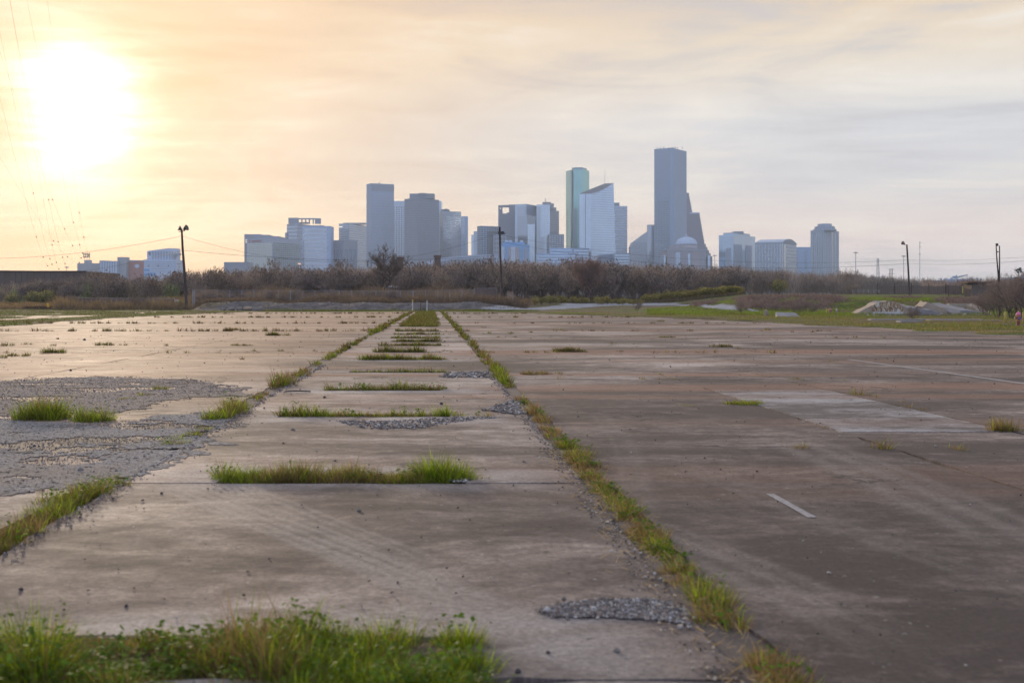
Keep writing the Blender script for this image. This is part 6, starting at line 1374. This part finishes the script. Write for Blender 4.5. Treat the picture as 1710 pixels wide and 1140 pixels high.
for a in ((68, 700, 62, 30, .8, 26), (155, 703, 50, 22, .85, 20), (240, 660, 26, 6, .5, 9), (265, 650, 28, 8, .6, 9), (215, 667, 26, 6, .5, 8), (360, 700, 36, 18, .8, 14), (12, 577, 14, 8, .6, 6), (45, 575, 14, 5, .4, 4), (92, 577, 12, 5, .4, 4), (175, 576, 24, 7, .5, 8), (205, 576, 18, 4, .4, 4), (85, 589, 36, 8, .6, 10),
          (30, 594, 30, 6, .4, 8), (5, 597, 14, 7, .5, 5), (278, 577, 6, 4, .4, 3), (403, 577, 30, 4, .4, 6), (465, 560, 32, 6, .5, 9), (425, 586, 8, 5, .5, 3), (470, 586, 8, 5, .5, 3), (525, 586, 10, 4, .4, 3), (403, 600, 8, 6, .2, 3), (390, 551, 22, 5, .3, 6),
          (1245, 674, 56, 7, .75, 16), (1436, 659, 22, 12, .3, 9), (1458, 663, 10, 6, .3, 3), (1500, 672, 10, 5, .2, 3), (1518, 680, 8, 7, .2, 3), (1537, 683, 8, 8, .2, 3), (1670, 718, 36, 22, .25, 22), (1706, 718, 14, 8, .5, 5), (1332, 747, 28, 12, .15, 7), (1468, 748, 20, 20, .35, 6), (1602, 749, 30, 11, .25, 8), (1375, 714, 6, 8, .1, 2), (1158, 677, 32, 4, .6, 7),
          (1412, 635, 8, 3, .8, 3), (1331, 634, 12, 7, .3, 5), (975, 747, 12, 7, .8, 4), (990, 747, 12, 4, .4, 3), (1098, 624, 8, 3, .5, 3), (1205, 579, 30, 6, .3, 8), (1233, 582, 10, 5, .3, 3), (1290, 589, 12, 6, .3, 4), (1390, 604, 16, 3, .4, 3), (1115, 563, 26, 3, .4, 5),
          (812, 557, 12, 4, .6, 4), (855, 557, 10, 4, .7, 4), (830, 563, 8, 3, .3, 3), (857, 563, 8, 3, .3, 3), (950, 587, 46, 7, .35, 14), (885, 588, 20, 4, .6, 6), (812, 588, 20, 4, .5, 6), (1032, 587, 14, 4, .2, 4), (898, 625, 40, 7, .2, 10), (935, 624, 8, 7, .5, 4), (805, 547, 10, 3, .4, 3), (1024, 574, 8, 4, .3, 3),
          (885, 555, 8, 3, .4, 3), (930, 551, 14, 3, .3, 4), (1281, 551, 9, 4, .2, 4), (1322, 554, 7, 3, .2, 3), (1357, 555, 7, 3, .2, 3), (1422, 563, 14, 3, .3, 4), (1398, 564, 10, 3, .3, 3), (1475, 564, 8, 3, .3, 3), (1100, 537, 16, 3, .3, 5), (1140, 540, 16, 3, .3, 5), (770, 694, 24, 9, .5, 8), (818, 694, 16, 8, .3, 5), (745, 586, 12, 3, .5, 4), (538, 554, 14, 2, .3, 4)): tuft(*a)
for v, u0, u1, n, h, g in ((60, -23, -3, 90, .14, .3), (80, -30, -3, 95, .15, .35), (108, -30, -3, 100, .15, .35), (140, -28, -3, 90, .18, .35), (35, -16, -3, 16, .07, .3), (35, 1.6, 9, 20, .08, .35), (60, 1.6, 21, 20, .10, .3), (80, 1.6, 24, 34, .13, .3), (108, 1.6, 20, 50, .15, .35), (140, 1.6, 12, 60, .16, .35), (23.2, 1.6, 5, 5, .08, .3), (12.5, 7.2, 12, 6, .03, .3)):
    row(v, u0, u1, n, h, g * .8, .15 if v > 50 else .07, .10)
weeds('grass', 'scattered tufts and broken weed lines in the cross joints of the concrete', cl, dens=.8)
# rubble and gravel
def stones(name, label, pts, sizes, tones, cat='gravel', kind='stuff', sparkle=0.0):
    base = np.array([(1, 0, 0), (-1, 0, 0), (0, 1, 0), (0, -1, 0), (0, 0, 1), (0, 0, -1)], float) * .5; T0 = np.array([(0, 2, 4), (2, 1, 4), (1, 3, 4), (3, 0, 4), (2, 0, 5), (1, 2, 5), (3, 1, 5), (0, 3, 5)])
    n = len(pts); jit = RNG.normal(0, .12, (n, 6, 3)); V = base[None] + jit; V = V * (sizes[:, None, None] * RNG.uniform(.6, 1.4, (n, 1, 3)) * np.array([1.15, 1, .65])); a = RNG.uniform(0, 6.28, n); ca, sa = np.cos(a)[:, None], np.sin(a)[:, None]
    X = V[:, :, 0] * ca - V[:, :, 1] * sa; Yv = V[:, :, 0] * sa + V[:, :, 1] * ca; V = np.stack([X, Yv, V[:, :, 2]], -1) + pts[:, None, :]
    T = (T0[None] + np.arange(n)[:, None, None] * 6).reshape(-1, 3); C = np.array(tones)[RNG.integers(0, len(tones), n)] * RNG.uniform(.7, 1.3, (n, 1))
    o = link(name, np_mesh(name, V.reshape(-1, 3), T, M_PEB, C.repeat(6, 0))); tag(o, label, cat, None, kind); return o
M_PEB, t, b = new_mat('pebbles'); at = t.node('ShaderNodeAttribute', attribute_name='tint'); t.l.new(at.outputs['Color'], b.inputs['Base Color']); b.inputs['Roughness'].default_value = .85; b.inputs['Specular IOR Level'].default_value = .3
GT = [(.22, .20, .20), (.16, .14, .14), (.30, .28, .28), (.12, .10, .09), (.26, .20, .17), (.50, .48, .47)]
def gravel_patch(label, outline_px, n, smin, smax, sheet=True, tone=(.20, .185, .19), edge=.25):
    """a thin irregular layer of loose gravel; outline given by its ground corners"""
    poly = [P2(*p) for p in outline_px]; us = [p[0] for p in poly]; vs_ = [p[1] for p in poly]
    def inside(u, v):
        c = np.zeros(len(u), bool); j = len(poly) - 1
        for i in range(len(poly)):
            ui, vi = poly[i]; uj, vj = poly[j]; cond = ((vi > v) != (vj > v)) & (u < (uj - ui) * (v - vi) / (vj - vi + 1e-9) + ui); c ^= cond; j = i
        return c
    du, dv = max(us) - min(us), max(vs_) - min(vs_)
    u = RNG.uniform(min(us) - edge, max(us) + edge, n * 4); v = RNG.uniform(min(vs_) - edge, max(vs_) + edge, n * 4)
    k = inside(u + (fbm(u * 1.5, v * 1.5, 71) - .5) * edge * 2, v + (fbm(u * 1.5, v * 1.5, 72) - .5) * edge * 3) | (inside(u + RNG.normal(0, edge * .6, len(u)), v + RNG.normal(0, edge * .6, len(u))) & (RNG.random(len(u)) < .25)); u, v = u[k][:n], v[k][:n]
    s = RNG.uniform(smin, smax, len(u)) ** 1.0 * (1 + .6 * (RNG.random(len(u)) < .04)); pts = np.stack([u - SL * v, v, s * .15 + .004], 1)
    stones('gravel', label, pts, s, GT)
    if sheet:
        res = .035 if dv < 8 else .04
        gu = np.arange(min(us) - 1, max(us) + 1, res); gv = np.arange(min(vs_) - 1, max(vs_) + 1, res * 1.6); GU, GV = np.meshgrid(gu, gv)
        wu = (fbm(GU * 1.1, GV * 1.1, 81) - .5) * edge * 3 + (fbm(GU * 5, GV * 5, 82) - .5) * edge * 1.2; wv = (fbm(GU * 1.1, GV * .9, 83) - .5) * edge * 5 + (fbm(GU * 5, GV * 4, 84) - .5) * edge * 1.6
        M_ = inside((GU + wu).ravel(), (GV + wv).ravel()).reshape(GU.shape)
        if edge > .3: M_ &= fbm(GU * .8, GV * 1.6, 91) + .25 * (fbm(GU * 8, GV * 8, 92) - .5) > .36
        M_ &= _h((GU / res).astype(np.int64), (GV / res).astype(np.int64), 7) > .02
        iy, ix = np.nonzero(M_[:-1, :-1]); nyx = GU.shape[1]; quad = np.stack([iy * nyx + ix, iy * nyx + ix + 1, (iy + 1) * nyx + ix + 1, (iy + 1) * nyx + ix], 1)
        used, inv_ = np.unique(quad, return_inverse=True); inv_ = inv_.reshape(quad.shape); U_ = GU.ravel()[used] + RNG.normal(0, res * .2, len(used)); V_ = GV.ravel()[used] + RNG.normal(0, res * .2, len(used))
        Z_ = .005 + .004 * fbm(U_ * 9, V_ * 9, 93)
        o = link('gravel_bed', np_mesh('gravel_bed', np.stack([U_ - SL * V_, V_, Z_], 1), inv_, gravel_mat(tone))); tag(o, kind='structure')
_gm = {}
def gravel_mat(tone):
    if tone in _gm: return _gm[tone]
    m, t, b = new_mat('fine_gravel'); P = t.node('ShaderNodeNewGeometry').outputs['Position']
    v1 = t.node('ShaderNodeTexVoronoi'); v1.inputs['Scale'].default_value = 38; t.l.new(P, v1.inputs['Vector']); n_ = t.noise(P, 1.2, 6, .65); n3 = t.noise(P, .35, 3)
    sh = t.node('ShaderNodeSeparateColor'); t.l.new(v1.outputs['Color'], sh.inputs[0])
    c = t.mix(sh.outputs[0], tuple(q * .5 for q in tone), tuple(min(1, q * 1.55) for q in tone)); c = t.mix(t.sstep(n_, .55, .7), c, tuple(q * .45 for q in tone)); c = t.mix(t.mul(t.sstep(n3, .5, .65), .5), c, (.30, .24, .19))
    t.l.new(c, b.inputs['Base Color']); b.inputs['Roughness'].default_value = .95; b.inputs['Specular IOR Level'].default_value = .2
    bn = t.node('ShaderNodeBump'); bn.inputs['Strength'].default_value = .9; bn.inputs['Distance'].default_value = .012; t.l.new(v1.outputs['Distance'], bn.inputs['Height']); t.l.new(bn.outputs[0], b.inputs['Normal']); _gm[tone] = m; return m
gravel_patch('sheet of grey gravel on the left slabs around the weeds', [(-60, 640), (60, 633), (150, 628), (250, 631), (345, 637), (420, 657), (330, 662), (250, 672), (190, 690), (60, 699), (-60, 699)], 9000, .008, .026, tone=(.235, .20, .185), edge=.55)
gravel_patch('bluish grey crushed gravel at the left edge of the photo', [(-60, 704), (60, 702), (180, 706), (340, 690), (412, 683), (390, 706), (320, 742), (225, 782), (120, 812), (-60, 815)], 9000, .006, .018, tone=(.25, .235, .235), edge=.45)
gravel_patch('tongue of loose grey gravel beside the right joint in the foreground', [(893, 1020), (940, 1006), (1000, 1002), (1080, 1003), (1128, 1015), (1150, 1045), (1090, 1036), (1000, 1030), (930, 1030)], 2600, .008, .024, tone=(.20, .19, .19), edge=.05)
gravel_patch('small wedge of grey rubble left of the right joint', [(812, 685), (850, 672), (868, 672), (875, 690), (850, 692)], 500, .02, .05, tone=(.22, .20, .20), edge=.12)
gravel_patch('grey rubble at the near edge of the third grass strip', [(560, 703), (650, 703), (760, 697), (840, 697), (760, 706), (700, 716), (610, 717)], 900, .014, .04, sheet=False, edge=.08)
gravel_patch('grey rubble right of the fifth grass strip', [(745, 624), (800, 621), (830, 624), (825, 630), (745, 630)], 500, .03, .07, sheet=False, edge=.3)
gravel_patch('gravel spill at the right end of the second grass strip', [(755, 795), (780, 796), (784, 803), (765, 807), (750, 804)], 300, .01, .03, sheet=False, edge=.05)
# rubble along both joints
for uj, a, lab in ((1.42, (4.2, 26), 'pale rubble and dead leaves lining the right joint'), (-2.82, (6.5, 28), 'dark rubble lining the left joint')):
    n = 2800 if uj > 0 else 4800; v = RNG.uniform(a[0] ** .5, a[1] ** .5, n) ** 2; off_ = RNG.normal(-.07 if uj > 0 else .02, .06, n) * (1 + .8 * vnoise(v * 1.5, v * 0, 4)); u = uj + off_; s = RNG.uniform(.005, .018, n) * (1 + v / 20); z = np.where(np.abs(off_) < .1, -.06, .004)
    stones('rubble', lab, np.stack([u - SL * v, v, s * .2 + z], 1), s, GT if uj < 0 else GT + [(.55, .48, .40), (.42, .34, .26)], 'rubble')
n = 1500; v = RNG.uniform(2.1, 7.4, n) ** 2; u = RNG.uniform(-.5, .47, n) * v * 1.0 + SL * v; k = (apron(u - SL * v, v) > .9); v, u = v[k], u[k]; s = RNG.uniform(.004, .013, len(v)) * (1 + v / 14)
stones('grit', 'fine grit and crumbs strewn over the concrete', np.stack([u - SL * v, v, s * .2 + .005], 1), s, [(.06, .05, .05), (.12, .10, .09), (.45, .42, .38), (.10, .085, .08), (.07, .06, .06)], 'grit')
n = 7000; px = RNG.uniform(322, 880, n); Y = RNG.uniform(174, 192, n); x = (px - CX) / F * Y; z = H(x, Y); k = (z > .25) & (RNG.random(n) < .3 + .7 * vnoise(x * .2, Y * .3, 3)); x, Y, z = x[k], Y[k], z[k]; s = RNG.uniform(.06, .20, len(x)) ** 1.0 * (1 + 1.2 * (RNG.random(len(x)) < .05))
stones('rubble', 'broken stone covering the face of the low embankment', np.stack([x, Y, z], 1), s, [(.10, .09, .09), (.20, .18, .18), (.15, .125, .115), (.27, .25, .25), (.09, .075, .07)], 'rubble')
n = 500; px = RNG.uniform(1425, 1665, n); Y = RNG.uniform(117, 126, n); x = (px - CX) / F * Y; z = H(x, Y); stones('rubble', 'broken concrete chunks around the graffiti ramp', np.stack([x, Y, z + .03], 1), RNG.uniform(.08, .38, n), [(.30, .25, .20), (.22, .19, .18), (.16, .12, .10), (.36, .31, .26)], 'rubble')
# dead straw along the right joint and near strip
n = 1100; v = RNG.uniform(4.3, 12, n); u = 1.36 + RNG.normal(0, .12, n); near_ = RNG.random(n) < .25; u = np.where(near_, RNG.uniform(-2.9, .05, n), u); v = np.where(near_, RNG.uniform(4.85, 5.6, n), v)
P0 = np.stack([u - SL * v, v, RNG.uniform(.0, .035, n)], 1); a = RNG.uniform(0, 6.28, n); P1 = P0 + np.stack([np.cos(a) * .05, np.sin(a) * .05, RNG.uniform(-.01, .05, n)], 1)
o = link('straw', strips_mesh('straw', P0, P1, RNG.uniform(.002, .005, n), np.array([.34, .26, .19])[None] * RNG.uniform(.6, 1.4, (n, 1)), M_GRASS)); tag(o, 'dead straw lying along the right joint and nearest strip', 'straw', None, 'stuff')
# single stones one can point at
SM = [rock_mesh('loose_stone', 30 + i, 1, .85, .75, plain('dark_stone', (.055, .048, .055), .7, 0, .3, 9) if i < 2 else plain('grey_stone', (.20, .18, .17), .8, 0, .3, 9), 2) for i in range(4)]
for i, (px, py, w_, k, lb) in enumerate(((270, 824, 5, 0, 'small dark stone on the concrete left of the second grass strip'), (274, 699, 6, 2, 'grey stone below the left green tufts beside the joint'), (35, 985, 8, 0, 'blurred dark pebble at the left above the nearest grass'), (211, 1012, 7, 0, 'dark pebble just above the nearest grass strip'), (737, 675, 6, 0, 'dark stone alone behind the third grass strip'),
      (599, 853, 9, 2, 'grey chip in the middle of the lane'), (1025, 870, 7, 1, 'dark chip beside the right joint'), (1000, 790, 5, 3, 'stone at the edge of the right joint'), (865, 1122, 12, 0, 'dark pebble at the bottom right of the nearest strip'), (1030, 1088, 12, 2, 'grey stone on the near concrete by the right joint'), (875, 772, 6, 3, 'pale stone in the lane right of the second strip'), (1000, 805, 6, 2, 'grey stone against the right joint weeds'),
      (58, 745, 5, 1, 'dark stone on the bluish gravel'), (135, 786, 10, 2, 'broad grey stone near the left verge'), (386, 666, 5, 0, 'dark stone left of the left joint tuft'), (542, 664, 5, 0, 'dark stone behind the bushy clump'), (118, 619, 5, 0, 'dark stone on the far left concrete'), (141, 568, 5, 0, 'dark stone before the distant left tufts'), (97, 566, 4, 0, 'tiny dark stone at far left'), (489, 718, 7, 2, 'stone in front of the bushy clump'), (915, 1090, 8, 0, 'dark pebble on the concrete below the gravel tongue'))):
    Y = depth(py); s = w_ / F * Y; o = link('loose_stone', SM[k]); o.location = (wx(px, Y), Y, s * .22); o.scale = (s, s, s); o.rotation_euler.z = i * 1.7; tag(o, lb, 'stone')
for i, (px, py, L_, a, lb) in enumerate(((497, 655, .45, .1, 'short dark stick lying behind the third strip'), (1064, 850, .16, 1.2, 'pale dry stick by the right joint'))):
    Y = depth(py); o = MB().tube([(-L_ / 2, 0, .012), (0, .01, .02), (L_ / 2, 0, .01)], .012, 5).build('stick', M_WOOD if i == 0 else M_TAN); o.location = (wx(px, Y), Y, 0.005); o.rotation_euler.z = a; tag(o, lb, 'stick')
# ------------------------------------------------------------------ air
hb = MB(); hb.prism([(-1900, -300), (1900, -300), (1900, 2900), (-1900, 2900)], -6, 350); ho = hb.build('haze', None); tag(ho, 'thin pale sunset haze', None, None, 'stuff')
m = bpy.data.materials.new('haze_air'); m.use_nodes = True; nt = m.node_tree; nt.nodes.clear(); out = nt.nodes.new('ShaderNodeOutputMaterial'); pv = nt.nodes.new('ShaderNodeVolumePrincipled')
pv.inputs['Color'].default_value = (.74, .86, 1.0, 1); pv.inputs['Density'].default_value = .00015; pv.inputs['Anisotropy'].default_value = .1
nt.links.new(pv.outputs[0], out.inputs['Volume']); ho.data.materials.append(m)
